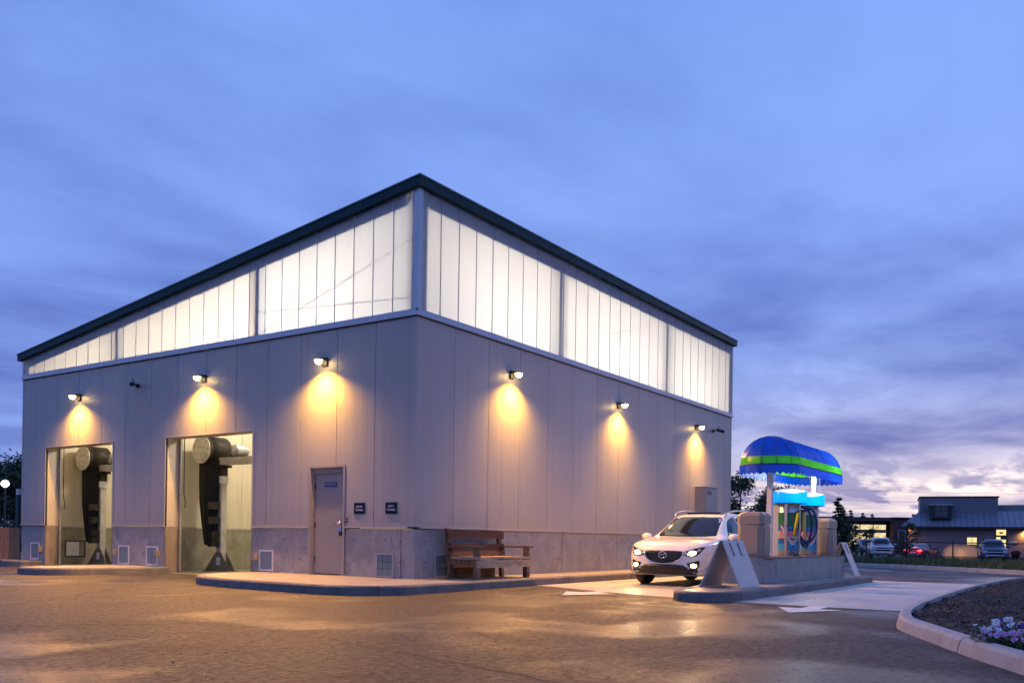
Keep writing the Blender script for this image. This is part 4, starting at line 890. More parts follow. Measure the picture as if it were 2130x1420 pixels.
def decal(bvh, outline, axis, sgn, off, mat, name, parent, thick=0.02, rings=4, dens=3, raw=False):
    """patch of the body surface inside an outline (list of 2d points), lifted by off, with a skirt; axis 'x' -> outline is (y,z), 'y' -> (x,z)"""
    pts = outline if raw else [(p.x, p.y) for p in cat_rom([(a, b, 0) for a, b in outline + outline[:1]], dens)][:-1]
    cx0 = sum(p[0] for p in pts) / len(pts); cz0 = sum(p[1] for p in pts) / len(pts); bm = bmesh.new(); rows = []
    def cast(a, b):
        if axis == 'x': o = Vector((-5 if sgn < 0 else 12, a, b)); d = Vector((-sgn, 0, 0))
        else: o = Vector((a, 5 * sgn, b)); d = Vector((0, -sgn, 0))
        h = bvh.ray_cast(o, d)
        return None if h[0] is None else (h[0] - d * off, h[0] + d * thick)
    last = None
    for r in range(rings, -1, -1):
        s = r / rings; row = []
        for p in pts:
            q = cast(cx0 + (p[0] - cx0) * s, cz0 + (p[1] - cz0) * s)
            if q is None: q = last
            if q is None: bm.free(); return None
            last = q; row.append(q)
            if r == 0: break
        rows.append(row)
    outer_low = [bm.verts.new(q[1]) for q in rows[0]]; prev = outer_low; n = len(pts)
    for row in rows:
        cur = [bm.verts.new(q[0]) for q in row]
        for k in range(n):
            if len(cur) == 1: bm.faces.new((prev[k], prev[(k + 1) % n], cur[0]))
            else: bm.faces.new((prev[k], prev[(k + 1) % n], cur[(k + 1) % n], cur[k]))
        prev = cur
    bmesh.ops.recalc_face_normals(bm, faces=bm.faces[:]); return obj(name, bm, mat, parent, True)
GLASS = pbr('car_glass', (0.012, 0.016, 0.022), 0.06, spec=0.9); TYRE = pbr('tyre_rubber', (0.014, 0.014, 0.015), 0.7); RIM = pbr('alloy_rim', (0.45, 0.46, 0.48), 0.3, metal=0.9); CLAD = pbr('dark_cladding', (0.03, 0.03, 0.032), 0.55)
HLON = emis('headlamp_on', (1.0, 0.80, 0.48), 16.0); HLG = pbr('lamp_glass', (0.45, 0.46, 0.48), 0.1, spec=0.9); FOGON = emis('fog_on', (1.0, 0.70, 0.30), 11.0)
def wheel(parent, x, y, r=0.345, wdt=0.22):
    s = 1 if y > 0 else -1
    w_ = obj('wheel', lathe(bmesh.new(), [(r * 0.62, -wdt / 2), (r * 0.93, -wdt / 2), (r, -wdt / 2 + 0.04), (r, wdt / 2 - 0.04), (r * 0.93, wdt / 2), (r * 0.62, wdt / 2)], 28, (0, 0, 0), 'Y'), TYRE, parent, True); w_.location = (x, y, r)
    bm = bmesh.new(); lathe(bm, [(r * 0.63, s * wdt * 0.2), (r * 0.66, s * (wdt / 2 + 0.004)), (r * 0.58, s * (wdt / 2 + 0.006)), (r * 0.56, s * wdt * 0.25)], 28, (0, 0, 0), 'Y', cap=False)
    for k in range(5):
        a = k * 2 * PI / 5; p0 = Vector((0.05 * math.cos(a), s * wdt * 0.42, 0.05 * math.sin(a))); p1 = Vector((r * 0.6 * math.cos(a), s * wdt * 0.46, r * 0.6 * math.sin(a)))
        tube(bm, [p0, p1], [0.035, 0.025], 6)
    lathe(bm, [(0.06, s * wdt * 0.2), (0.06, s * wdt * 0.5)], 12, (0, 0, 0), 'Y'); obj('rim', bm, RIM, w_)
    obj('brake_disc', lathe(bmesh.new(), [(r * 0.5, -0.01), (r * 0.5, 0.01)], 20, (0, s * wdt * 0.05, 0), 'Y'), STEELD, w_); return w_
def car(name, loc, rz, label, cat, stations, paint, wheels, wr=0.345, mirror=None):
    t = empty(name, loc, rz, label, cat); bm = car_surface(stations); bvh = BVHTree.FromBMesh(bm)
    body = obj('body', bm, paint, t, True)
    wl = max(s[4] for s in stations)
    # wheel wells cut into the body
    cut = bmesh.new()
    for x in wheels:
        for s in (-1, 1): lathe(cut, [(wr + 0.055, s * (wl - 0.30)), (wr + 0.055, s * (wl + 0.3))], 32, (x, 0, wr), 'Y')
    bmesh.ops.recalc_face_normals(cut, faces=cut.faces[:]); co = obj('tmp_cut', cut, CLAD)
    md = body.modifiers.new('wells', 'BOOLEAN'); md.object = co; md.operation = 'DIFFERENCE'; md.solver = 'EXACT'
    bpy.context.view_layer.update(); co.parent = t; bpy.context.view_layer.update()
    me = bpy.data.meshes.new_from_object(body.evaluated_get(bpy.context.evaluated_depsgraph_get())); body.modifiers.clear(); body.data = me
    me.materials.clear(); me.materials.append(paint); me.materials.append(CLAD)
    for p in me.polygons:
        c = p.center; near = any((c.x - x) ** 2 + (c.z - wr) ** 2 < (wr + 0.065) ** 2 for x in wheels) and c.z < wr + wr + 0.2
        inside = near and (abs(p.normal.y) < 0.5 or abs(c.y) < wl - 0.2)
        p.material_index = 1 if inside else 0; p.use_smooth = not inside
    bpy.data.objects.remove(co)
    for x in wheels:
        for y in (wl - 0.125, -(wl - 0.125)): wheel(t, x, y, wr)
        for s in (-1, 1):
            a = obj('wheel_arch', tube(bmesh.new(), [(x + (wr + 0.075) * math.cos(q), s * (wl - 0.012), wr + (wr + 0.075) * math.sin(q)) for q in [PI * (-0.06 + 1.12 * k / 16) for k in range(17)]], 0.034, 6), CLAD, t, True)
    if mirror:
        for s in (-1, 1):
            bm = bmesh.new(); bmesh.ops.create_uvsphere(bm, u_segments=16, v_segments=10, radius=1.0)
            for v in bm.verts: v.co = Vector((v.co.x * 0.075 + mirror[0] + abs(v.co.y) * 0.03, v.co.y * 0.125 + s * mirror[1], v.co.z * 0.085 + mirror[2]))
            mo = obj('mirror', bm, paint, t, True); obj('mirror_stalk', T([(mirror[0] + 0.02, s * (mirror[1] - 0.22), mirror[2] - 0.07), (mirror[0] + 0.02, s * (mirror[1] - 0.05), mirror[2] - 0.04)], 0.025, 6), BLACKG, mo)
    return t, bvh
def sym(o, s): return [(a * s, b) for a, b in o]
PEARL = pbr('pearl_white_paint', (0.88, 0.86, 0.84), 0.22, spec=0.6, coat=0.8)
SUV = [(0.00, .42, .64, .68, .34, .30, .24), (0.03, .32, .70, .77, .56, .51, .42), (0.10, .25, .77, .845, .72, .66, .52), (0.22, .22, .83, .895, .82, .76, .60), (0.42, .21, .885, .94, .885, .82, .64), (0.80, .21, .935, .985, .915, .85, .68), (1.12, .21, .965, 1.02, .915, .85, .69), (1.28, .21, .985, 1.06, .915, .85, .68), (1.62, .21, 1.01, 1.27, .915, .855, .63), (1.98, .21, 1.03, 1.47, .915, .86, .585), (2.25, .21, 1.04, 1.545, .915, .86, .575), (2.8, .21, 1.06, 1.585, .915, .86, .58), (3.4, .22, 1.08, 1.57, .915, .855, .57), (3.85, .24, 1.10, 1.51, .905, .84, .55), (4.12, .26, 1.10, 1.38, .89, .82, .55), (4.34, .30, 1.06, 1.16, .86, .78, .56), (4.47, .36, .92, .97, .80, .70, .52), (4.52, .44, .80, .84, .70, .60, .46)]
t, bv = car('white_suv', (4.1, -3.2, 0.006), R(2), 'white SUV with lit headlamps in the lane beside the concrete base', 'car', SUV, PEARL, (0.90, 3.60), 0.345, (1.42, 1.0, 1.02))
decal(bv, [(-.66, 1.05), (-.40, 1.035), (0, 1.03), (.40, 1.035), (.66, 1.05), (.60, 1.27), (.535, 1.455), (.3, 1.475), (0, 1.48), (-.3, 1.475), (-.535, 1.455), (-.60, 1.27)], 'x', -1, 0.006, GLASS, 'windscreen', t, rings=6)
for s in (-1, 1):
    decal(bv, [(1.62, 1.06), (2.55, 1.07), (2.55, 1.46), (2.30, 1.455), (2.0, 1.36)], 'y', s, 0.006, GLASS, 'side_window', t); decal(bv, [(2.62, 1.07), (3.45, 1.09), (3.45, 1.45), (2.62, 1.46)], 'y', s, 0.006, GLASS, 'side_window', t); decal(bv, [(3.52, 1.10), (3.95, 1.13), (3.85, 1.36), (3.52, 1.44)], 'y', s, 0.006, GLASS, 'side_window', t)
    hl = decal(bv, sym([(.37, .685), (.50, .625), (.66, .63), (.745, .70), (.80, .815), (.66, .79), (.50, .735)], s), 'x', -1, 0.008, BLACKG, 'headlight', t, rings=4)
    decal(bv, sym([(.52, .655), (.60, .640), (.66, .665), (.68, .71), (.62, .735), (.55, .72)], s), 'x', -1, 0.016, HLON, 'headlight_projector', hl, rings=2, thick=0.004); decal(bv, sym([(.685, .70), (.73, .72), (.755, .775), (.70, .765)], s), 'x', -1, 0.014, HLG, 'headlight_lens', hl, rings=2, thick=0.004); decal(bv, sym([(.42, .675), (.49, .648), (.505, .70), (.46, .705)], s), 'x', -1, 0.014, HLG, 'headlight_lens', hl, rings=2, thick=0.004)
    fg = decal(bv, sym([(.50, .485), (.70, .535), (.735, .53), (.72, .40), (.62, .355), (.55, .39)], s), 'x', -1, 0.006, BLACKG, 'fog_lamp', t, rings=3)
    decal(bv, sym([(.58, .41), (.635, .385), (.685, .41), (.69, .455), (.635, .475), (.58, .455)], s), 'x', -1, 0.014, FOGON, 'fog_lens', fg, rings=2, thick=0.004)
    obj('roof_rail', tube(bmesh.new(), cat_rom([(2.05, s * .58, 1.49), (2.25, s * .60, 1.58), (2.9, s * .605, 1.635), (3.6, s * .59, 1.605), (3.85, s * .57, 1.53)], 5), 0.02, 8), GALV, t, True)
    lamp('headlight_beam', 'SPOT', 26, (1.0, 0.78, 0.45), (-0.06, s * 0.62, 0.66), hl, aim=(-1, 0, -0.16), spot_size=R(70), spot_blend=0.9, shadow_soft_size=0.05)
gr = decal(bv, [(-.40, .725), (-.20, .735), (0, .735), (.20, .735), (.40, .725), (.375, .60), (.27, .525), (.12, .485), (0, .475), (-.12, .485), (-.27, .525), (-.375, .60)], 'x', -1, 0.004, BLACKG, 'grille', t, rings=6)
for k in range(5):
    zz = 0.515 + k * 0.042; hw = 0.22 + 0.035 * k; bm = bmesh.new()
    q = [bv.ray_cast(Vector((-5, hw * (j / 8 - 1), zz)), Vector((1, 0, 0)))[0] for j in range(17)]
    tube(bm, [p + Vector((-0.010, 0, 0)) for p in q if p], 0.006, 5); obj('grille_bar', bm, STEELD, gr)
bm = bmesh.new(); q = [bv.ray_cast(Vector((-5, a, b)), Vector((1, 0, 0)))[0] for a, b in [(p.x, p.y) for p in cat_rom([(-.42, .70, 0), (-.385, .595, 0), (-.275, .515, 0), (-.12, .472, 0), (0, .462, 0), (.12, .472, 0), (.275, .515, 0), (.385, .595, 0), (.42, .70, 0)], 4)]]
tube(bm, [p + Vector((-0.012, 0, 0)) for p in q if p], 0.013, 6); obj('chrome_wing', bm, CHROME, gr, True)
bm = bmesh.new(); bc = Vector((-0.045, 0, 0.645)); tube(bm, [bc + Vector((0, 0.085 * math.cos(2 * PI * k / 28), 0.066 * math.sin(2 * PI * k / 28))) for k in range(29)], 0.010, 6, False)
tube(bm, cat_rom([bc + Vector((0, -0.078, 0.022)), bc + Vector((0, -0.045, 0.030)), bc + Vector((0, 0, -0.006)), bc + Vector((0, 0.045, 0.030)), bc + Vector((0, 0.078, 0.022))], 4), 0.009, 6); obj('badge', bm, CHROME, gr, True)
lw = decal(bv, [(-.83, .385), (-.72, .30), (-.56, .335), (-.42, .445), (0, .452), (.42, .445), (.56, .335), (.72, .30), (.83, .385), (.80, .25), (.5, .245), (0, .245), (-.5, .245), (-.80, .25)], 'x', -1, 0.010, CLAD, 'lower_bumper', t, rings=6, dens=2)
decal(bv, [(-.36, .425), (0, .428), (.36, .425), (.38, .345), (.30, .325), (0, .322), (-.30, .325), (-.38, .345)], 'x', -1, 0.016, BLACKG, 'lower_intake', lw, rings=3, thick=0.004)
for s in (-1, 1): obj('sill', B((1.35, 3.15, min(s * .80, s * .925), max(s * .80, s * .925), .19, .30)), CLAD, t, bevel=0.02)
decal(bv, [(2.05, -.42), (2.7, -.42), (2.7, .42), (2.05, .42)], 'x', -1, 0.0, GLASS, 'sunroof', t) if False else None
obj('sunroof', B((2.30, 2.95, -0.40, 0.40, 1.555, 1.592)), GLASS, t, bevel=0.01)

# distant cars ------------------------------------------------------------
SEDAN = [(0.00, .42, .60, .64, .40, .36, .28), (0.06, .28, .66, .72, .66, .60, .50), (0.2, .22, .72, .78, .80, .74, .60), (0.6, .2, .79, .84, .87, .80, .66), (1.2, .2, .86, .92, .88, .81, .68), (1.45, .2, .88, .98, .88, .81, .66), (2.0, .2, .90, 1.28, .88, .80, .56), (2.4, .2, .91, 1.38, .88, .80, .54), (3.0, .2, .93, 1.38, .88, .80, .54), (3.5, .2, .95, 1.22, .88, .79, .54), (4.0, .22, .96, 1.03, .86, .76, .60), (4.4, .26, .95, .99, .84, .74, .60), (4.6, .34, .88, .92, .78, .68, .54), (4.66, .44, .76, .80, .66, .56, .44)]
PICK = [(0.00, .50, .86, .92, .60, .55, .45), (0.05, .40, .98, 1.04, .82, .76, .62), (0.2, .36, 1.05, 1.10, .95, .88, .72), (0.8, .34, 1.10, 1.16, .99, .92, .76), (1.4, .34, 1.13, 1.20, .99, .92, .76), (1.6, .34, 1.14, 1.26, .99, .92, .74), (2.1, .34, 1.16, 1.68, .99, .92, .66), (2.5, .34, 1.17, 1.82, .99, .92, .64), (3.4, .34, 1.18, 1.84, .99, .92, .64), (3.9, .34, 1.18, 1.74, .99, .91, .64), (4.05, .34, 1.18, 1.25, .99, .91, .80), (5.2, .34, 1.18, 1.20, .98, .91, .84), (5.5, .40, 1.10, 1.15, .92, .84, .76)]
BIGS = [(0.00, .48, .80, .86, .55, .50, .40), (0.05, .38, .92, .98, .78, .72, .60), (0.2, .34, 1.0, 1.05, .92, .85, .70), (0.8, .32, 1.05, 1.10, .96, .89, .74), (1.3, .32, 1.08, 1.15, .96, .89, .74), (1.5, .32, 1.09, 1.22, .96, .89, .72), (2.0, .32, 1.11, 1.62, .96, .89, .64), (2.4, .32, 1.12, 1.76, .96, .89, .62), (3.6, .32, 1.14, 1.78, .96, .88, .62), (4.4, .34, 1.15, 1.70, .95, .86, .62), (4.7, .36, 1.12, 1.3, .92, .82, .64), (4.85, .44, .95, 1.0, .84, .74, .56)]
def front_kit(t, bv, hood, wide, lamp_on=False, grille=(0.36, 0.60, 0.80)):
    gz0, gz1, gw = grille[1], grille[2], grille[0]
    g_ = decal(bv, [(-gw, gz1), (0, gz1), (gw, gz1), (gw * 0.95, gz0), (0, gz0), (-gw * 0.95, gz0)], 'x', -1, 0.008, BLACKG, 'grille', t, rings=3)
    decal(bv, [(-gw * 1.02, (gz0 + gz1) / 2 + .03), (0, (gz0 + gz1) / 2 + .035), (gw * 1.02, (gz0 + gz1) / 2 + .03), (gw * 1.02, (gz0 + gz1) / 2 - .03), (0, (gz0 + gz1) / 2 - .025), (-gw * 1.02, (gz0 + gz1) / 2 - .03)], 'x', -1, 0.016, CHROME, 'grille_bar', g_, rings=2)
    for s in (-1, 1): decal(bv, sym([(gw + .05, gz1), (wide, gz1 - .02), (wide, gz0 + .06), (gw + .05, gz0 + .05)], s), 'x', -1, 0.010, HLG, 'headlight', t, rings=2)
    decal(bv, [(-wide, gz0 - .08), (0, gz0 - .07), (wide, gz0 - .08), (wide, gz0 - .20), (0, gz0 - .20), (-wide, gz0 - .20)], 'x', -1, 0.012, CHROME if gz0 > .6 else CLAD, 'bumper', t, rings=3)
def far_car(name, lat, dep, rz, label, stations, paint, wheels, wr, kit, mir):
    t, bv = car(name, site(lat, dep, GZ), SITE_RZ + rz, label, 'car', stations, paint, wheels, wr, mir); kit(t, bv); return t, bv
def win(bv, t, ws_, sides):
    decal(bv, ws_, 'x', -1, 0.006, GLASS, 'windscreen', t, rings=5)
    for s in (-1, 1):
        for o in sides: decal(bv, o, 'y', s, 0.006, GLASS, 'side_window', t)
def k_pick(t, bv):
    front_kit(t, bv, 1.1, .90, grille=(.52, .68, .96)); win(bv, t, [(-.76, 1.26), (0, 1.24), (.76, 1.26), (.64, 1.68), (0, 1.73), (-.64, 1.68)], [[(1.95, 1.2), (2.85, 1.2), (2.85, 1.68), (2.4, 1.66)], [(2.92, 1.2), (3.8, 1.2), (3.7, 1.62), (2.92, 1.68)]])
def k_big(t, bv):
    front_kit(t, bv, 1.1, .86, grille=(.50, .62, .90)); win(bv, t, [(-.72, 1.22), (0, 1.20), (.72, 1.22), (.62, 1.62), (0, 1.67), (-.62, 1.62)], [[(1.85, 1.15), (2.75, 1.16), (2.75, 1.62), (2.3, 1.60)], [(2.82, 1.16), (3.6, 1.17), (3.6, 1.62), (2.82, 1.63)], [(3.68, 1.17), (4.4, 1.2), (4.3, 1.58), (3.68, 1.62)]])
def k_sedan_rear(t, bv):
    decal(bv, [(-.62, .98), (0, 1.0), (.62, .98), (.50, 1.26), (0, 1.29), (-.50, 1.26)], 'x', 1, 0.006, pbr('pale_rear_glass', (0.10, 0.10, 0.13), 0.05, spec=0.9), 'rear_window', t, rings=5)
    for s in (-1, 1):
        for o in ([(1.75, .95), (2.6, .96), (2.6, 1.28), (2.2, 1.24)], [(2.68, .96), (3.5, .98), (3.3, 1.22), (2.68, 1.28)]): decal(bv, o, 'y', s, 0.006, GLASS, 'side_window', t)
        tl = decal(bv, sym([(.40, .84), (.70, .84), (.72, .70), (.42, .69)], s), 'x', 1, 0.012, emis('tail_red', (1.0, 0.03, 0.04), 9.0), 'tail_light', t, rings=2)
        lamp('tail_glow', 'POINT', 5, (1, .05, .06), (4.85, s * .55, .76), tl, shadow_soft_size=0.05)
        lamp('headlight_beam', 'SPOT', 2600, (1.0, .66, .28), (-0.15, s * .55, .62), tl, aim=(-1, 0, -0.03), spot_size=R(15), spot_blend=0.9, shadow_soft_size=0.05)
    decal(bv, [(-.14, 1.05), (.14, 1.05), (.14, 1.01), (-.14, 1.01)], 'x', 1, 0.014, emis('brake_pink', (1.0, 0.12, 0.14), 12.0), 'brake_light', t, rings=1); decal(bv, [(-.2, .66), (.2, .66), (.2, .55), (-.2, .55)], 'x', 1, 0.014, WHITEP, 'number_plate', t, rings=1)
    decal(bv, [(-.66, .50), (0, .50), (.66, .50), (.62, .46), (0, .46), (-.62, .46)], 'x', 1, 0.014, CHROME, 'bumper_trim', t, rings=2)
BLUEP = pbr('blue_grey_paint', (0.03, 0.07, 0.14), 0.25, coat=0.6); WPAINT = pbr('silver_white_paint', (0.45, 0.47, 0.52), 0.25, coat=0.6); REDP = pbr('dark_red_paint', (0.26, 0.015, 0.045), 0.25, coat=0.6); DBLUE = pbr('dark_blue_paint', (0.015, 0.03, 0.06), 0.25, coat=0.5)
# local car +x runs from nose to tail; nose towards the camera = tail pointing away
far_car('pickup_truck', 32.0, 78, R(72), 'pale silver pickup truck facing the road beyond the grass verge', PICK, WPAINT, (0.95, 4.5), 0.40, k_pick, (1.95, 1.12, 1.25))
far_car('parked_suv', 37.4, 70, R(66), 'dark blue SUV facing the road in front of the far low building', BIGS, BLUEP, (0.95, 3.9), 0.38, k_big, (1.85, 1.08, 1.18))
far_car('parked_sedan', 36.7, 79.3, R(-132), 'dark red sedan with glowing tail lights facing the far low building', SEDAN, REDP, (0.85, 3.65), 0.33, k_sedan_rear, (1.7, .98, .95))
far_car('parked_suv', 38.6, 97, R(80), 'dark blue SUV parked behind the pale pickup truck', BIGS, DBLUE, (0.95, 3.9), 0.38, k_big, (1.85, 1.08, 1.18))
far_car('parked_suv', 35.9, 99, R(80), 'dark SUV at the left of the far parked cars', BIGS, DBLUE, (0.95, 3.9), 0.38, k_big, (1.85, 1.08, 1.18))
far_car('parked_suv', 42.6, 104, R(78), 'grey blue SUV roof showing above the pale pickup truck', BIGS, BLUEP, (0.95, 3.9), 0.38, k_big, (1.85, 1.08, 1.18))

# ================================================================ planting bed
bed = empty('planting_bed', (0, 0, 0)); bed['kind'] = 'structure'
bl = [(-9.5, -12.6), (-7.2, -11.35), (-5.45, -10.47), (-4.6, -10.02), (-3.4, -9.46), (-2.75, -9.16), (-2.3, -8.98), (-1.75, -8.85), (-1.0, -8.72), (0.0, -8.62), (1.2, -8.55), (4.2, -8.45), (7.8, -8.42), (11.6, -8.52), (13.6, -8.75), (15.2, -9.4), (16.0, -10.6), (16.2, -12)]
bl = [(p.x, p.y) for p in cat_rom([(a, b, 0) for a, b in bl], 4)]
bl = bl[::-1]
off = kerb_blocks(bed, bl, 0.17, 0.135, 2.6, BKERB, 0.045, rnd=0.03)
inner = [(p.x, p.y) for p in off]
MULCH = pbr('mulch_soil', (0.012, 0.009, 0.009), 0.9, var=0.4, vscale=25, bump=1.0, bscale=40)
bm = bmesh.new()
# mulch surface as a gently mounded grid clipped by the kerb line
def bed_y(x):   # y of the inner kerb edge at x (the bed lies at smaller y)
    best = None
    for a, b in zip(inner, inner[1:]):
        lo, hi = min(a[0], b[0]), max(a[0], b[0])
        if lo <= x <= hi and hi > lo:
            y = a[1] + (b[1] - a[1]) * (x - a[0]) / (b[0] - a[0]); best = y if best is None else max(best, y)
    return best
def bed_z(d, x, y): return 0.07 + 0.12 * (1 - math.exp(-d / 1.2)) + 0.02 * math.sin(x * 3.1 + y * 2.3) + 0.015 * math.sin(x * 7.3 - y * 5.1)
cols = []; xx = -9.2
while xx < 16.1:
    yb = bed_y(xx)
    if yb is not None: cols.append([bm.verts.new((xx, yb - d, bed_z(d, xx, yb - d))) for d in (0.0, 0.06, 0.15, 0.3, 0.5, 0.8, 1.2, 1.8, 2.6, 3.6, 5, 8)])
    xx += 0.12
for a, b in zip(cols, cols[1:]):
    for k in range(len(a) - 1): bm.faces.new((a[k], a[k + 1], b[k + 1], b[k]))
bmesh.ops.recalc_face_normals(bm, faces=bm.faces[:]); obj('mulch', bm, MULCH, bed, True)
def scatter_quads(name, n, gen, mat, parent=None, smooth_=False):
    V, F = [], []
    for _ in range(n):
        g_ = gen()
        if g_ is None: continue
        b = len(V); V += g_; F.append(tuple(range(b, b + len(g_))))
    o = mesh(name, V, F, mat, parent, smooth_); return o
CHIP = pbr('bark_chip', (0.018, 0.013, 0.013), 0.6, col2=(0.085, 0.07, 0.075), vscale=26)
V, F = [], []
for _ in range(16000):
    x = random.choice((random.uniform(-6.5, 2.5), random.uniform(-6.5, 14))); yb = bed_y(x)
    if yb is None: continue
    d = abs(random.gauss(0, 1.3)) + 0.01; y = yb - d; c = Vector((x, y, bed_z(d, x, y) + random.uniform(0.0, 0.012)))
    a = random.uniform(0, PI); l, w_ = random.uniform(0.010, 0.03), random.uniform(0.005, 0.011); tl = random.uniform(-0.5, 0.5)
    u = Vector((math.cos(a), math.sin(a), tl)) * l; v = Vector((-math.sin(a), math.cos(a), random.uniform(-0.4, 0.4))) * w_; h = Vector((0, 0, 0.008))
    b = len(V); V += [c - u - v, c + u - v, c + u + v, c - u + v, c + h]; F += [(b, b + 1, b + 4), (b + 1, b + 2, b + 4), (b + 2, b + 3, b + 4), (b + 3, b, b + 4)]
tag(mesh('bark_mulch', V, F, CHIP, bed), kind='stuff')
# pansies
LEAFG = pbr('pansy_leaf', (0.06, 0.13, 0.035), 0.55, var=0.4, vscale=30); STEMG = pbr('stem_green', (0.06, 0.10, 0.03), 0.6)
PET = {'lilac': pbr('lilac_petal', (0.72, 0.42, 0.70), 0.6, var=0.25, vscale=50), 'white': pbr('white_petal', (0.88, 0.84, 0.80), 0.6, var=0.1, vscale=40), 'violet': pbr('violet_petal', (0.13, 0.07, 0.42), 0.6, var=0.2, vscale=40), 'pink': pbr('pink_petal', (0.75, 0.36, 0.58), 0.6, var=0.25, vscale=40), 'yellow': pbr('yellow_petal', (0.75, 0.58, 0.03), 0.6)}
EYE = pbr('pansy_eye', (0.05, 0.02, 0.08), 0.6)
flower_me = {}
for k_, mt in PET.items():
    bm = bmesh.new(); mi = []
    for a, r, dz in ((90, 0.030, 0.0), (30, 0.028, 0.002), (150, 0.028, 0.002), (215, 0.026, 0.005), (325, 0.026, 0.005), (270, 0.028, 0.007)):
        c = Vector((0.020 * math.cos(R(a)), 0.020 * math.sin(R(a)), dz)); q = [bm.verts.new(c + Vector((r * 0.8 * math.cos(2 * PI * j / 8), r * 0.8 * math.sin(2 * PI * j / 8), 0.006 * math.cos(4 * PI * j / 8)))) for j in range(8)]
        bm.faces.new(q)
    e = [bm.verts.new((0.011 * math.cos(2 * PI * j / 6), 0.011 * math.sin(2 * PI * j / 6) - 0.006, 0.014)) for j in range(6)]; f = bm.faces.new(e); f.material_index = 1
    me = bpy.data.meshes.new('flower'); bm.to_mesh(me); bm.free(); me.materials.append(mt); me.materials.append(EYE); flower_me[k_] = me
def pansy(x, y, kinds, label, nfl, r=0.17, tall=0.15):
    yb = bed_y(x); zz = bed_z(max(0, yb - y), x, y); t = empty('pansy_plant', (x, y, zz), random.uniform(0, 6), label, 'flower', 'pansies in the planting bed')
    V, F = [], []
    for _ in range(320):
        a = random.uniform(0, 2 * PI); rr = r * math.sqrt(random.random()); h = random.uniform(0.01, tall) * (1 - 0.4 * rr / r); c = Vector((rr * math.cos(a), rr * math.sin(a), h)); u = Vector((math.cos(a + random.uniform(-1, 1)), math.sin(a + random.uniform(-1, 1)), random.uniform(-0.4, 0.7))).normalized(); v = u.cross(Vector((random.uniform(-.4, .4), random.uniform(-.4, .4), 1))).normalized(); l = random.uniform(0.022, 0.045)
        b = len(V); V += [c, c + u * l * 0.5 + v * l * 0.3, c + u * l, c + u * l * 0.5 - v * l * 0.3]; F.append((b, b + 1, b + 2, b + 3))
    mesh('foliage', V, F, LEAFG, t)
    bm = bmesh.new(); heads = []
    for _ in range(nfl):
        a = random.uniform(0, 2 * PI); rr = r * (0.25 + 0.8 * random.random()); p = Vector((rr * math.cos(a), rr * math.sin(a), tall * random.uniform(0.65, 1.15) * (1 - 0.25 * rr / r))); tube(bm, [(p.x * 0.4, p.y * 0.4, 0.0), p], 0.0022, 4); heads.append(p)
    obj('stem', bm, STEMG, t)
    toward = (CAM - Vector((x, y, 0))).normalized(); inv = Matrix.Rotation(-t.rotation_euler.z, 3, 'Z')
    for p in heads:
        f = bpy.data.objects.new('flower', flower_me[random.choice(kinds)]); link(f, t); f.location = p + Vector((0, 0, 0.004))
        d = inv @ (toward + Vector((random.uniform(-.6, .6), random.uniform(-.6, .6), 0.5 + random.uniform(0, .5)))); f.rotation_euler = d.to_track_quat('Z', 'Y').to_euler(); s = random.uniform(0.42, 0.68); f.scale = (s, s, s)
pansy(-4.42, -10.14, ['lilac'], 'lilac pansies at the left tip of the flower clump', 9, 0.13, 0.13)
pansy(-4.20, -10.12, ['white', 'lilac', 'white'], 'mixed white and lilac pansies left of the clump centre', 15, 0.17, 0.17)
pansy(-3.98, -10.22, ['white', 'violet'], 'white and violet pansies at the back of the flower clump', 15, 0.17, 0.19)
pansy(-4.08, -10.34, ['lilac', 'violet', 'white'], 'mixed violet pansies right of the clump centre', 18, 0.16, 0.17)
pansy(-4.42, -10.30, ['pink', 'lilac'], 'pink and lilac pansies at the front of the flower clump', 14, 0.17, 0.14)
pansy(-4.55, -10.42, ['pink', 'lilac'], 'pink pansies at the right of the flower clump by the frame edge', 16, 0.15, 0.14)
pansy(-3.85, -10.36, ['yellow'], 'yellow pansies at the right edge of the frame', 6, 0.13, 0.17)

# ================================================================ verge, kerb and far side of the road
fk = empty('road_kerb', (0, 0, 0)); fk['kind'] = 'structure'
fkl = [(p.x, p.y) for p in cat_rom([(a, b, 0) for a, b in far_kerb], 5)]
off = kerb_blocks(fk, fkl, 0.2, 0.15, 3.0, BKERB, 0.03)   # travel with the verge on the left
inner2 = [(p.x, p.y) for p in offset_line(fkl, 0.19)]
def outw(pts, d): return offset_line(pts, d)
bm = bmesh.new(); rows = [inner2] + [[(p.x, p.y) for p in offset_line(fkl, d)] for d in (1.0, 2.5, 4.5, 7.0, 8.5)]; zs_ = [0.13, 0.17, 0.20, 0.15, -0.05, GZ - 0.05]
vr = [[bm.verts.new((p[0], p[1], zs_[i] + random.uniform(-.02, .02))) for p in r] for i, r in enumerate(rows)]
for a, b in zip(vr, vr[1:]):
    for k in range(len(a) - 1): bm.faces.new((a[k], b[k], b[k + 1], a[k + 1]))
bmesh.ops.recalc_face_normals(bm, faces=bm.faces[:]); struct(obj('grass_verge', bm, pbr('verge_soil', (0.03, 0.04, 0.02), 0.9, var=0.4, vscale=2), None, True))
GRASS = pbr('verge_grass', (0.06, 0.115, 0.035), 0.6, var=0.55, vscale=1.5, col2=(0.10, 0.12, 0.05))
V, F = [], []
fkr = resample(fkl, 0.1); nrm = offset_line(fkr, 1.0)
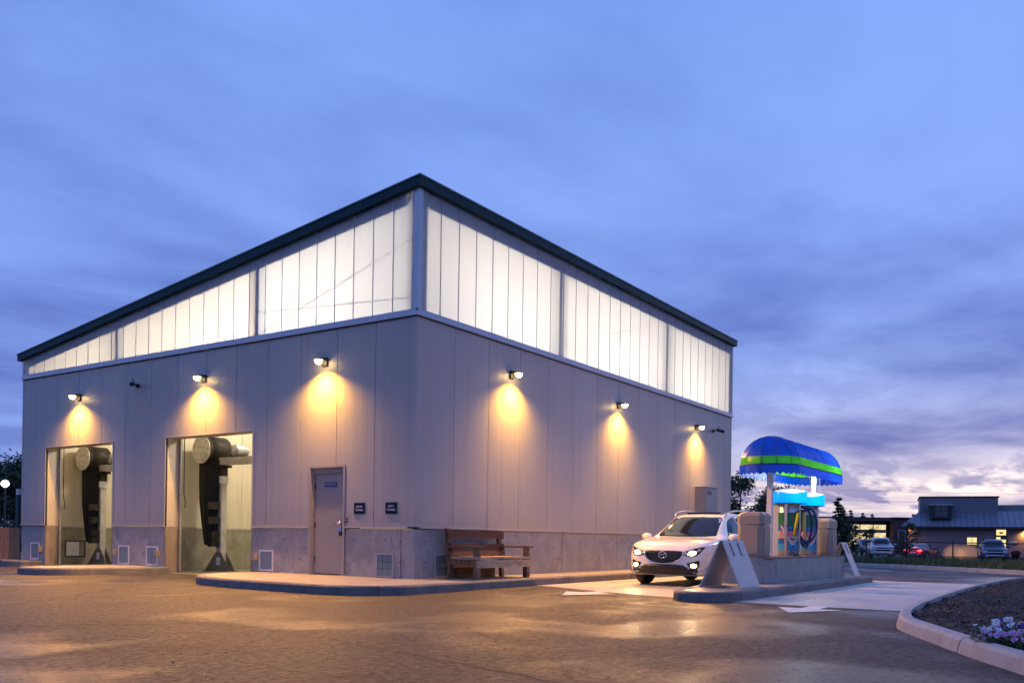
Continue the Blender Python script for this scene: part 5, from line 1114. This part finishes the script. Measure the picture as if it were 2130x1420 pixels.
for _ in range(30000):
    i = random.randrange(len(fkr) - 2); d = 0.22 + 6.5 * random.random() ** 1.3; p = Vector(fkr[i]); n_ = (Vector(nrm[i]) - p); q = p + n_ * d
    if not (-2 < q.x < 40): continue
    z0 = 0.13 + 0.06 * min(1, d / 2) - max(0, d - 4) * 0.06; h = random.uniform(0.12, 0.34) * (0.55 + 0.6 * math.sin(q.x * 0.9 + q.y * 0.6) ** 2); a = random.uniform(0, PI); wd = 0.02; le = Vector((random.uniform(-.12, .12), random.uniform(-.12, .12)))
    c, s = math.cos(a) * wd, math.sin(a) * wd; b = len(V)
    V += [(q.x - c, q.y - s, z0), (q.x + c, q.y + s, z0), (q.x + c * .5 + le.x * .5, q.y + s * .5 + le.y * .5, z0 + h * .6), (q.x + le.x, q.y + le.y, z0 + h)]; F += [(b, b + 1, b + 2), (b, b + 2, b + 3)]
tag(mesh('verge_grass', V, F, GRASS), 'long unmown grass on the verge beyond the road', 'grass', kind='stuff')
# far parking lot
struct(sheet('far_parking_lot', [tuple(site(a, d).xy) for a, d in ((4, 46), (80, 30), (120, 140), (20, 150))], GZ, ROADM))
for i, (a, d) in enumerate(((36.4, 74), (39.0, 74), (44.2, 74), (47.0, 74), (33.2, 74))):
    p, q = site(a, d), site(a + 1.6, d + 9); n_ = (q - p).normalized(); sd_ = Vector((-n_.y, n_.x, 0)) * 0.07
    tag(sheet('stall_line', [tuple((p + sd_).xy), tuple((q + sd_).xy), tuple((q - sd_).xy), tuple((p - sd_).xy)], GZ + 0.004, ROADPAINT), ['white stall line just right of the dark red sedan', 'white stall line between the dark red sedan and the dark blue SUV', 'white stall line right of the dark blue SUV', 'white stall line at the right edge of the far lot', 'white stall line left of the dark red sedan'][i], 'road marking', 'stall lines in the far lot')
# pipe rail fence
PF = empty('pipe_fence', site(28, 48, -0.1), SITE_RZ, 'dark metal pipe fence beyond the grass verge', 'fence')
PIPE = pbr('dark_pipe', (0.05, 0.055, 0.06), 0.5, metal=0.5)
obj('top_rail', T([(-9.2, 0, 1.16), (14, 0, 1.16)], 0.03, 8), PIPE, PF)
for x in (-9.2, -4.6, 0.0, 4.6, 9.2, 13.8): obj('post', T([(x, 0, -0.4), (x, 0, 1.18)], 0.04, 8), PIPE, PF)

# ================================================================ far low building (right)
FBR = SITE_RZ - R(23)
def fbs(x, y, zz): return site(37.8 + math.cos(R(23)) * x + math.sin(R(23)) * y, 88 - math.sin(R(23)) * x + math.cos(R(23)) * y, zz)
FB = empty('low_building', site(37.8, 88, GZ), FBR, 'low building with ribbed metal roof and pinkish walls across the road', 'building')
PINK = pbr('pinkish_stucco', (0.32, 0.22, 0.21), 0.8, var=0.08, vscale=0.8); SEAMR = pbr('standing_seam_roof', (0.26, 0.29, 0.34), 0.4, metal=0.4, var=0.1, vscale=0.5); RIBB = pbr('ribbed_cladding', (0.18, 0.19, 0.22), 0.5, metal=0.2, var=0.1, vscale=0.5); BROWN = pbr('brown_frame', (0.06, 0.035, 0.03), 0.5)
z0 = -GZ
obj('wall', B((0.65, 30, 0.0, 12, 0, 2.67 + z0)), PINK, FB)
obj('base_strip', B((0.65, 30, -0.05, 0.0, 0, 0.22)), BROWN, FB)
bm = bmesh.new(); ev, rg = 2.67 + z0, 4.2 + z0
v = [bm.verts.new(q) for q in ((-0.05, -0.9, ev), (31, -0.9, ev), (31, 1.6, rg), (1.7, 1.6, rg), (-0.05, 13, ev), (1.7, 11, rg), (31, 13, ev), (31, 11, rg))]
for f in ((0, 1, 2, 3), (0, 3, 5, 4), (4, 5, 7, 6), (3, 2, 7, 5), (0, 4, 6, 1)): bm.faces.new([v[i] for i in f])
rf = obj('roof', bm, SEAMR, FB)
for k in range(48):
    x = 0.25 + k * 0.50; t0 = max(0.0, 0.0); 
    if x < 1.7: zt_ = (x + 0.05) / 1.75
    else: zt_ = 1.0
    obj('seam', tube(bmesh.new(), [(x, -0.9, ev + 0.01), (x, -0.9 + 2.5 * zt_, ev + (rg - ev) * zt_ + 0.01)], 0.03, 5), pbr('roof_seam', (0.12, 0.14, 0.18), 0.5), rf)
obj('eave_fascia', B((-0.05, 31, -0.95, -0.90, ev - 0.16, ev + 0.01)), BROWN, FB)
ub = obj('upper_storey', B((1.7, 8.45, 1.2, 9, rg - 0.6, 5.5 + z0)), RIBB, FB)
for k in range(21): obj('rib', B((1.76 + k * 0.32, 1.81 + k * 0.32, 1.17, 1.2, rg, 5.45 + z0)), RIBB, ub)
obj('coping', B((1.6, 8.55, 1.1, 9.1, 5.5 + z0, 5.62 + z0)), BROWN, ub)
obj('rear_gable', B((8.45, 12.2, 4, 9, rg - 0.4, 4.9 + z0)), RIBB, FB)
# roof window in a dark reveal
rw = obj('window', B((2.55, 4.45, -0.2, 1.19, ev + 0.75, 4.72 + z0)), pbr('dark_reveal', (0.02, 0.022, 0.03), 0.5), FB)
for i in range(2):
    for j in range(2): obj('pane', B((3.0 + i * 0.55, 3.50 + i * 0.55, -0.22, -0.201, ev + 0.95 + j * 0.55, ev + 1.45 + j * 0.55)), GLASS, rw)
obj('window_head', B((2.45, 4.55, -0.35, 1.19, 4.72 + z0, 4.80 + z0)), TRIM, rw)
LITW = emis('lit_window', (1.0, 0.78, 0.36), 1.1)
wn = obj('window', B((5.72, 6.66, -0.06, 0.0, z0 + 0.95, z0 + 1.72)), BROWN, FB)
for i in range(2): obj('pane', B((5.78 + i * 0.43, 6.17 + i * 0.43, -0.075, -0.061, z0 + 1.02, z0 + 1.66)), LITW, wn)
dr = obj('door', B((8.12, 9.12, -0.06, 0.0, 0.0, z0 + 2.48)), BROWN, FB)
obj('pane', B((8.22, 9.02, -0.075, -0.061, z0 + 1.9, z0 + 2.42)), LITW, dr); obj('pane', B((8.22, 8.58, -0.075, -0.061, 0.3, z0 + 1.74)), LITW, dr); obj('pane', B((8.63, 9.02, -0.075, -0.061, 0.3, z0 + 1.5)), LITW, dr)
obj('door_number', B((8.48, 8.78, -0.085, -0.0755, z0 + 2.05, z0 + 2.2)), BROWN, dr)
t = empty('wall_plaque', fbs(9.25, -0.005, 1.08), FBR, 'small pale oval plaque right of the lit door on the far building', 'sign'); obj('frame', B((-0.05, 0.75, -0.03, 0.0, 0, 0.42)), BROWN, t, bevel=0.02); obj('face', B((0, 0.70, -0.045, -0.03, 0.05, 0.37)), pbr('plaque_face', (0.45, 0.42, 0.42), 0.6), t)
t = empty('wall_board', fbs(0.95, -0.005, 1.75), FBR, 'dark framed board at the left corner of the far building', 'sign'); obj('frame', B((0, 0.75, -0.04, 0.0, 0, 0.55)), BROWN, t); obj('face', B((0.06, 0.69, -0.05, -0.04, 0.06, 0.49)), pbr('board_face', (0.18, 0.13, 0.10), 0.6), t)
def small_lamp(lat, dep, zz, label, e):
    t = empty('wall_lamp', fbs(lat, dep, zz), FBR, label, 'lamp', 'small wall lamps on the far building'); obj('housing', B((-0.12, 0.12, -0.2, 0, 0.0, 0.1)), STEELD, t); obj('lens', B((-0.1, 0.1, -0.18, -0.02, -0.03, 0.0)), emis('warm_small_lens', (1, .6, .2), 6), t)
    lamp('lamp_glow', 'SPOT', e, (1.0, .52, .14), (0, -0.25, -0.06), t, aim=(0, 0.35, -1), spot_size=R(150), spot_blend=1.0, shadow_soft_size=0.1)
small_lamp(0.85, -0.02, 2.5, 'small warm wall lamp under the left eave of the far building', 55); small_lamp(10.55, -0.02, 2.3, 'small warm wall lamp right of the lit door at the frame edge', 160)
# flower tub
t = empty('flower_tub', fbs(9.6, -2.2, GZ), 0, 'dark tub of red flowers by the far building', 'plant'); obj('tub', lathe(bmesh.new(), [(0.24, 0), (0.36, 0.45), (0.38, 0.47)], 16), BLACKG, t, True)
V, F = [], []
for _ in range(700):
    d = Vector((random.gauss(0, 1), random.gauss(0, 1), random.gauss(0, 1))).normalized() * random.random() ** 0.4; c = Vector((d.x * .42, d.y * .42, .62 + d.z * .24)); u = Vector((random.gauss(0, 1), random.gauss(0, 1), random.gauss(0, 1))).normalized() * .05; v_ = u.cross(Vector((random.gauss(0, 1), random.gauss(0, 1), random.gauss(0, 1)))).normalized() * .04
    b = len(V); V += [c - u, c + v_, c + u, c - v_]; F.append((b, b + 1, b + 2, b + 3))
mesh('blossom', V, F, pbr('red_blossom', (0.30, 0.02, 0.05), 0.6, col2=(0.03, 0.05, 0.02), vscale=9), t)

# far lit shop and brick block
SH = empty('lit_shop', site(0, 130, GZ), SITE_RZ, 'long low shop with bright glazed front far behind the parked cars', 'building')
DK = pbr('dark_shop_wall', (0.05, 0.045, 0.05), 0.7); BRK = pbr('dark_brick', (0.09, 0.045, 0.045), 0.8, var=0.2, vscale=3)
obj('roof', B((43.5, 54.2, -1.2, 12, 4.55, 5.05)), DK, SH); obj('wall', B((44, 54, 0.4, 11, 0, 4.54)), DK, SH)
def shop_glow():
    m = bpy.data.materials.new('lit_shop_interior'); m.use_nodes = True; nt = m.node_tree; nt.nodes.clear(); tcn = nt.nodes.new('ShaderNodeTexCoord')
    n = noise(nt, vmap(nt, tcn.outputs['Object'], (1.6, 1, 2.2)), 1.7, 6, 0.7); c = ramp(nt, n, [(0.30, (0.16, 0.09, 0.02)), (0.45, (0.75, 0.52, 0.20)), (0.56, (1.0, 0.86, 0.55)), (0.7, (1, 0.95, 0.80))])
    e = nt.nodes.new('ShaderNodeEmission'); L(nt, c, e.inputs[0]); e.inputs[1].default_value = 1.1; o = nt.nodes.new('ShaderNodeOutputMaterial'); L(nt, e.outputs[0], o.inputs[0]); return m
SG = shop_glow()
for k in range(5):
    a = 44.4 + k * 1.9; wn = obj('window', B((a, a + 1.86, 0.30, 0.40, 0.7, 4.1)), BROWN, SH)
    obj('pane', B((a + 0.06, a + 1.80, 0.27, 0.299, 0.75, 2.85)), SG, wn); obj('pane', B((a + 0.06, a + 1.80, 0.27, 0.299, 3.3, 4.0)), SG, wn); obj('awning_band', B((a, a + 1.86, 0.0, 0.29, 2.9, 3.25)), pbr('tan_band', (0.22, 0.18, 0.10), 0.6), wn)
BK = empty('brick_block', site(0, 129, GZ), SITE_RZ, 'dark brick block between the lit shop and the ribbed roof', 'building')
obj('wall', B((54.3, 61, 0, 9, 0, 4.9)), BRK, BK); obj('roof', B((54.2, 61.2, -0.3, 9.2, 4.9, 5.1)), DK, BK); obj('window', B((56.2, 58.5, -0.04, 0.0, 3.6, 4.5)), GLASS, BK)
for x in (55.0, 56.0): obj('downpipe', T([(x, -0.1, 0.0), (x, -0.1, 3.2)], 0.06, 6), GALV, BK)
obj('crossbar', T([(55.0, -0.1, 3.2), (56.6, -0.1, 3.2)], 0.05, 6), GALV, BK)
# overhead wires
for i, (za, zb_) in enumerate(((9.9, 9.2), (8.2, 7.9), (6.9, 6.9))):
    a, b = site(38, 150, za), site(140, 120, zb_ * 0.95); mid = (a + b) / 2 - Vector((0, 0, 0.7)); a2 = site(10, 150, za + 0.2)
    tag(obj('power_line', tube(bmesh.new(), cat_rom([a2, a, mid, b], 8), 0.015, 4), BLACKG), ['topmost overhead wire across the bright sky on the right', 'middle overhead wire across the bright sky on the right', 'lowest overhead wire across the bright sky on the right'][i], 'wire', 'overhead wires')
for (la, de, h, lb) in ((49.0, 96, 5.2, 'thin lamp pole behind the ribbed roof'), (51.3, 98, 6.1, 'thin bare pole at the right behind the ribbed roof')):
    t = empty('pole', site(la, de, GZ), 0, lb, 'pole'); obj('shaft', T([(0, 0, 0), (0, 0, h + 0.3)], 0.045, 6), STEELD, t)
    if h < 6: obj('head', B((-0.3, 0.3, -0.12, 0.12, h + 0.25, h + 0.36)), STEELD, t)

# ================================================================ trees
BARK = pbr('bark', (0.05, 0.04, 0.035), 0.85, var=0.3, vscale=10); LEAF1 = pbr('dusk_leaf', (0.045, 0.075, 0.03), 0.6, var=0.5, vscale=1.2); LEAF2 = pbr('conifer_needle', (0.03, 0.055, 0.035), 0.7, var=0.4, vscale=1.0); LEAF3 = pbr('red_leaf', (0.085, 0.06, 0.04), 0.6, var=0.5, vscale=2)
def leaf_tree(loc, h, rad, n, label, leaf=LEAF1, ls=0.12, base=0.25, group=None, rnd=None, clumps=26, dens=0.32):
    rn = random.Random(rnd if rnd is not None else int(loc[0] * 100)); t = empty('tree', loc, rn.uniform(0, 6), label, 'tree', group)
    bm = bmesh.new(); top = Vector((rn.uniform(-.1, .1) * rad, rn.uniform(-.1, .1) * rad, h * 0.9)); tube(bm, [(0, 0, -0.1), (0.02 * h, 0, h * 0.3), (0, 0.02 * h, h * 0.6), top], [0.035 * h ** 0.8, 0.028 * h ** 0.8, 0.016 * h ** 0.8, 0.02], 8)
    cl = []
    for k in range(clumps):
        zz = h * (base + (1 - base) * rn.random() ** 0.8); fr = (zz / h - base) / (1 - base); rr = rad * (0.35 + 0.65 * math.sin(PI * min(1, fr * 0.85 + 0.12))) * rn.uniform(0.35, 1.0); a = rn.uniform(0, 2 * PI); c = Vector((rr * math.cos(a), rr * math.sin(a), zz)); cl.append((c, rad * rn.uniform(0.16, dens + 0.06)))
        s = Vector((0, 0, max(h * 0.2, zz - rr * 0.7))); tube(bm, [s, s.lerp(c, 0.5) + Vector((0, 0, 0.04 * h)), c], [0.012 * h ** 0.8, 0.008 * h ** 0.8, 0.006], 5)
    obj('trunk', bm, BARK, t); V, F = [], []
    for _ in range(n):
        c, r = rn.choice(cl); d = Vector((rn.gauss(0, .55), rn.gauss(0, .55), rn.gauss(0, .42))) * r; p = c + d; u = Vector((rn.gauss(0, 1), rn.gauss(0, 1), rn.gauss(0, .7))).normalized() * ls * rn.uniform(.6, 1.3); v = u.cross(Vector((rn.gauss(0, 1), rn.gauss(0, 1), rn.gauss(0, 1)))).normalized() * ls * rn.uniform(.35, .6)
        b = len(V); V += [p - u, p + v, p + u, p - v]; F.append((b, b + 1, b + 2, b + 3))
    mesh('crown', V, F, leaf, t); return t
def conifer(loc, h, rad, label, group=None, n=1500, sparse=1.0, ls=0.16):
    rn = random.Random(int(loc[0] * 77 + h * 31)); t = empty('conifer', loc, rn.uniform(0, 6), label, 'tree', group); bm = bmesh.new(); tube(bm, [(0, 0, -0.1), (0, 0, h * 0.5), (0, 0, h)], [0.02 * h, 0.012 * h, 0.01], 6); V, F = [], []; lv = int(16 * sparse)
    for k in range(lv):
        f = (k + 0.4) / lv; zz = h * (0.10 + 0.88 * f); R_ = rad * (1 - f) ** 0.85 + 0.05 * rad; nb_ = max(4, int(8 * (1 - f) + 4))
        for j in range(nb_):
            a = rn.uniform(0, 2 * PI); rr = R_ * rn.uniform(0.65, 1.15); tip = Vector((rr * math.cos(a), rr * math.sin(a), zz + rr * rn.uniform(-.25, .15))); tube(bm, [(0, 0, zz), tip], [0.03, 0.008], 4, False)
            for q in range(max(4, int(n / (lv * nb_)))):
                s = rn.uniform(0.15, 1.0); p = Vector((0, 0, zz)).lerp(tip, s) + Vector((rn.gauss(0, .06), rn.gauss(0, .06), rn.gauss(0, .05))) * h * 0.14; u = Vector((rn.gauss(0, 1), rn.gauss(0, 1), rn.gauss(0, .5))).normalized() * ls; v = Vector((rn.gauss(0, 1), rn.gauss(0, 1), rn.gauss(0, 1))).normalized() * ls * 0.35
                b = len(V); V += [p - u, p + v, p + u, p - v]; F.append((b, b + 1, b + 2, b + 3))
    obj('trunk', bm, BARK, t); mesh('crown', V, F, LEAF2, t); return t
GT = 'trees behind the car wash'
leaf_tree(site(11.6, 46, -0.3), 4.3, 1.7, 5200, 'dark leafy tree just right of the car wash corner', rnd=3, ls=0.09, group=GT)
leaf_tree(site(14.9, 52, -0.3), 4.2, 1.5, 4600, 'dark leafy tree behind the near awning post', rnd=5, ls=0.09, group=GT)
leaf_tree(site(13.0, 58, -0.3), 3.3, 2.6, 5000, 'low dark bushy tree between the leafy trees behind the car wash', rnd=8, ls=0.11, base=0.05, group=GT)
leaf_tree(site(18.3, 60, -0.3), 3.4, 2.4, 5000, 'low dark bushy tree behind the vacuum machines', rnd=9, ls=0.11, base=0.05, group=GT)
conifer(site(21.6, 60, -0.3), 4.35, 1.3, 'dark conifer right of the far vacuum machine', GT, 5200, 1.2, 0.11)
leaf_tree(site(21.0, 58, -0.3), 2.7, 1.1, 3600, 'dark shrubby tree right of the far litter bin', rnd=12, ls=0.10, base=0.05, group=GT)
leaf_tree(site(23.0, 64, -0.3), 1.7, 0.9, 2600, 'low dark shrub in front of the lit shop', rnd=14, ls=0.10, base=0.02, group=GT)
leaf_tree(site(18.35, 42, -0.1), 1.95, 0.55, 1700, 'slim reddish tree in front of the dark red sedan', LEAF3, 0.05, 0.02, GT, 21, 30, 0.5)
GC = 'conifers behind the far shop'
for (la, de, h, r, lb) in ((59.8, 160, 7.4, 1.5, 'tallest conifer over the left of the lit shop'), (62.0, 160, 6.9, 1.3, 'second conifer from the left over the lit shop'), (63.7, 160, 6.7, 1.2, 'third conifer from the left over the lit shop'), (67.1, 160, 6.1, 1.1, 'left one of the conifer pair over the brick block'), (68.1, 160, 6.1, 0.9, 'right one of the conifer pair over the brick block'), (70.9, 160, 6.8, 1.3, 'sparse conifer beside the ribbed roof')):
    conifer(site(la, de, GZ), h, r, lb, GC, 1400, 0.9, 0.24)
for (la, de, h, r, lb) in ((37.6, 118, 3.1, 1.0, 'small leafy tree left before the lit shop front'), (44.4, 118, 3.9, 1.0, 'small leafy tree in the middle before the lit shop front'), (47.0, 119, 3.2, 0.9, 'small leafy tree right before the lit shop front'), (41.2, 117, 3.3, 1.3, 'bushy leafy tree before the left part of the shop front')):
    leaf_tree(site(la, de, GZ), h, r, 900, lb, ls=0.14, group='small trees before the lit shop')
GL = 'trees left of the car wash'
leaf_tree(site(-38.5, 70, GZ), 6.4, 3.0, 7000, 'large dark tree at the left edge of the frame', rnd=31, ls=0.16, group=GL, base=0.12, clumps=40)
leaf_tree(site(-41.5, 72, GZ), 6.0, 3.0, 5200, 'dark tree at the far left beyond the street lamp', rnd=33, ls=0.16, group=GL, base=0.10, clumps=34)
leaf_tree(site(-36.2, 74, GZ), 5.6, 2.4, 5200, 'dark tree close to the left wall of the car wash', rnd=35, ls=0.16, group=GL, base=0.10, clumps=34)
leaf_tree(site(-19.2, 36, 0), 1.65, 0.9, 1800, 'low grassy shrub behind the board fence', rnd=36, ls=0.06, base=0.02, group=GL)
# street lamp on the left
t = empty('street_lamp', site(-25.25, 45, 0), 0, 'lit post top street lamp in front of the dark trees on the left', 'street lamp'); obj('post', T([(0, 0, 0), (0, 0, 3.1)], [0.07, 0.045], 10), STEELD, t); obj('globe', lathe(bmesh.new(), [(0.05, 3.1), (0.17, 3.2), (0.19, 3.3), (0.12, 3.42), (0.02, 3.46)], 16), emis('globe_glow', (1, .86, .68), 7.0), t, True); lamp('street_glow', 'POINT', 90, (1, .82, .6), (0, 0, 3.7), t, shadow_soft_size=0.15)
# board fence
FEN = wood_mat('fence_board_wood', (0.40, 0.23, 0.12), (0.26, 0.14, 0.07), (14, 14, 1)); t = empty('board_fence', site(-15.97, 25.5, 0.0), SITE_RZ, 'low brown board fence at the left edge of the frame', 'fence')
for k in range(17): obj('board', B((k * 0.145 - 0.35, k * 0.145 - 0.215, -0.02, 0.0, 0.10, 1.03 + random.uniform(-.01, .01))), FEN, t)
obj('rail', B((-0.35, 2.1, 0.0, 0.05, 0.8, 0.9)), FEN, t); obj('rail', B((-0.35, 2.1, 0.0, 0.05, 0.25, 0.35)), FEN, t)
t = empty('downpipe_post', site(-14.2, 26.0, 0), 0, 'dark square post with pale cap beside the left end of the building', 'post'); obj('shaft', B((-0.05, 0.05, -0.05, 0.05, 0, 1.98)), pbr('dark_green_post', (0.03, 0.06, 0.06), 0.5), t); obj('cap', B((-0.045, 0.045, -0.045, 0.045, 1.98, 2.15)), WHITEP, t)

# loose grit and small stones on the asphalt
V, F = [], []
for _ in range(900):
    x, y = random.uniform(-11, 4), random.uniform(-9, 9)
    if x > -2.9 and y > -1.5: continue
    r = random.choice((0.005, 0.007, 0.009, 0.013)) * random.uniform(0.7, 1.3); b = len(V); a = random.uniform(0, 6)
    V += [(x + r * math.cos(a + q * 2 * PI / 4), y + r * math.sin(a + q * 2 * PI / 4) * 0.8, 0.0) for q in range(4)] + [(x, y, r * 0.8)]; F += [(b + q, b + (q + 1) % 4, b + 4) for q in range(4)]
tag(mesh('grit', V, F, pbr('dark_grit', (0.03, 0.026, 0.024), 0.8, col2=(0.14, 0.12, 0.11), vscale=3)), 'loose grit scattered over the asphalt lot', 'grit', kind='stuff')
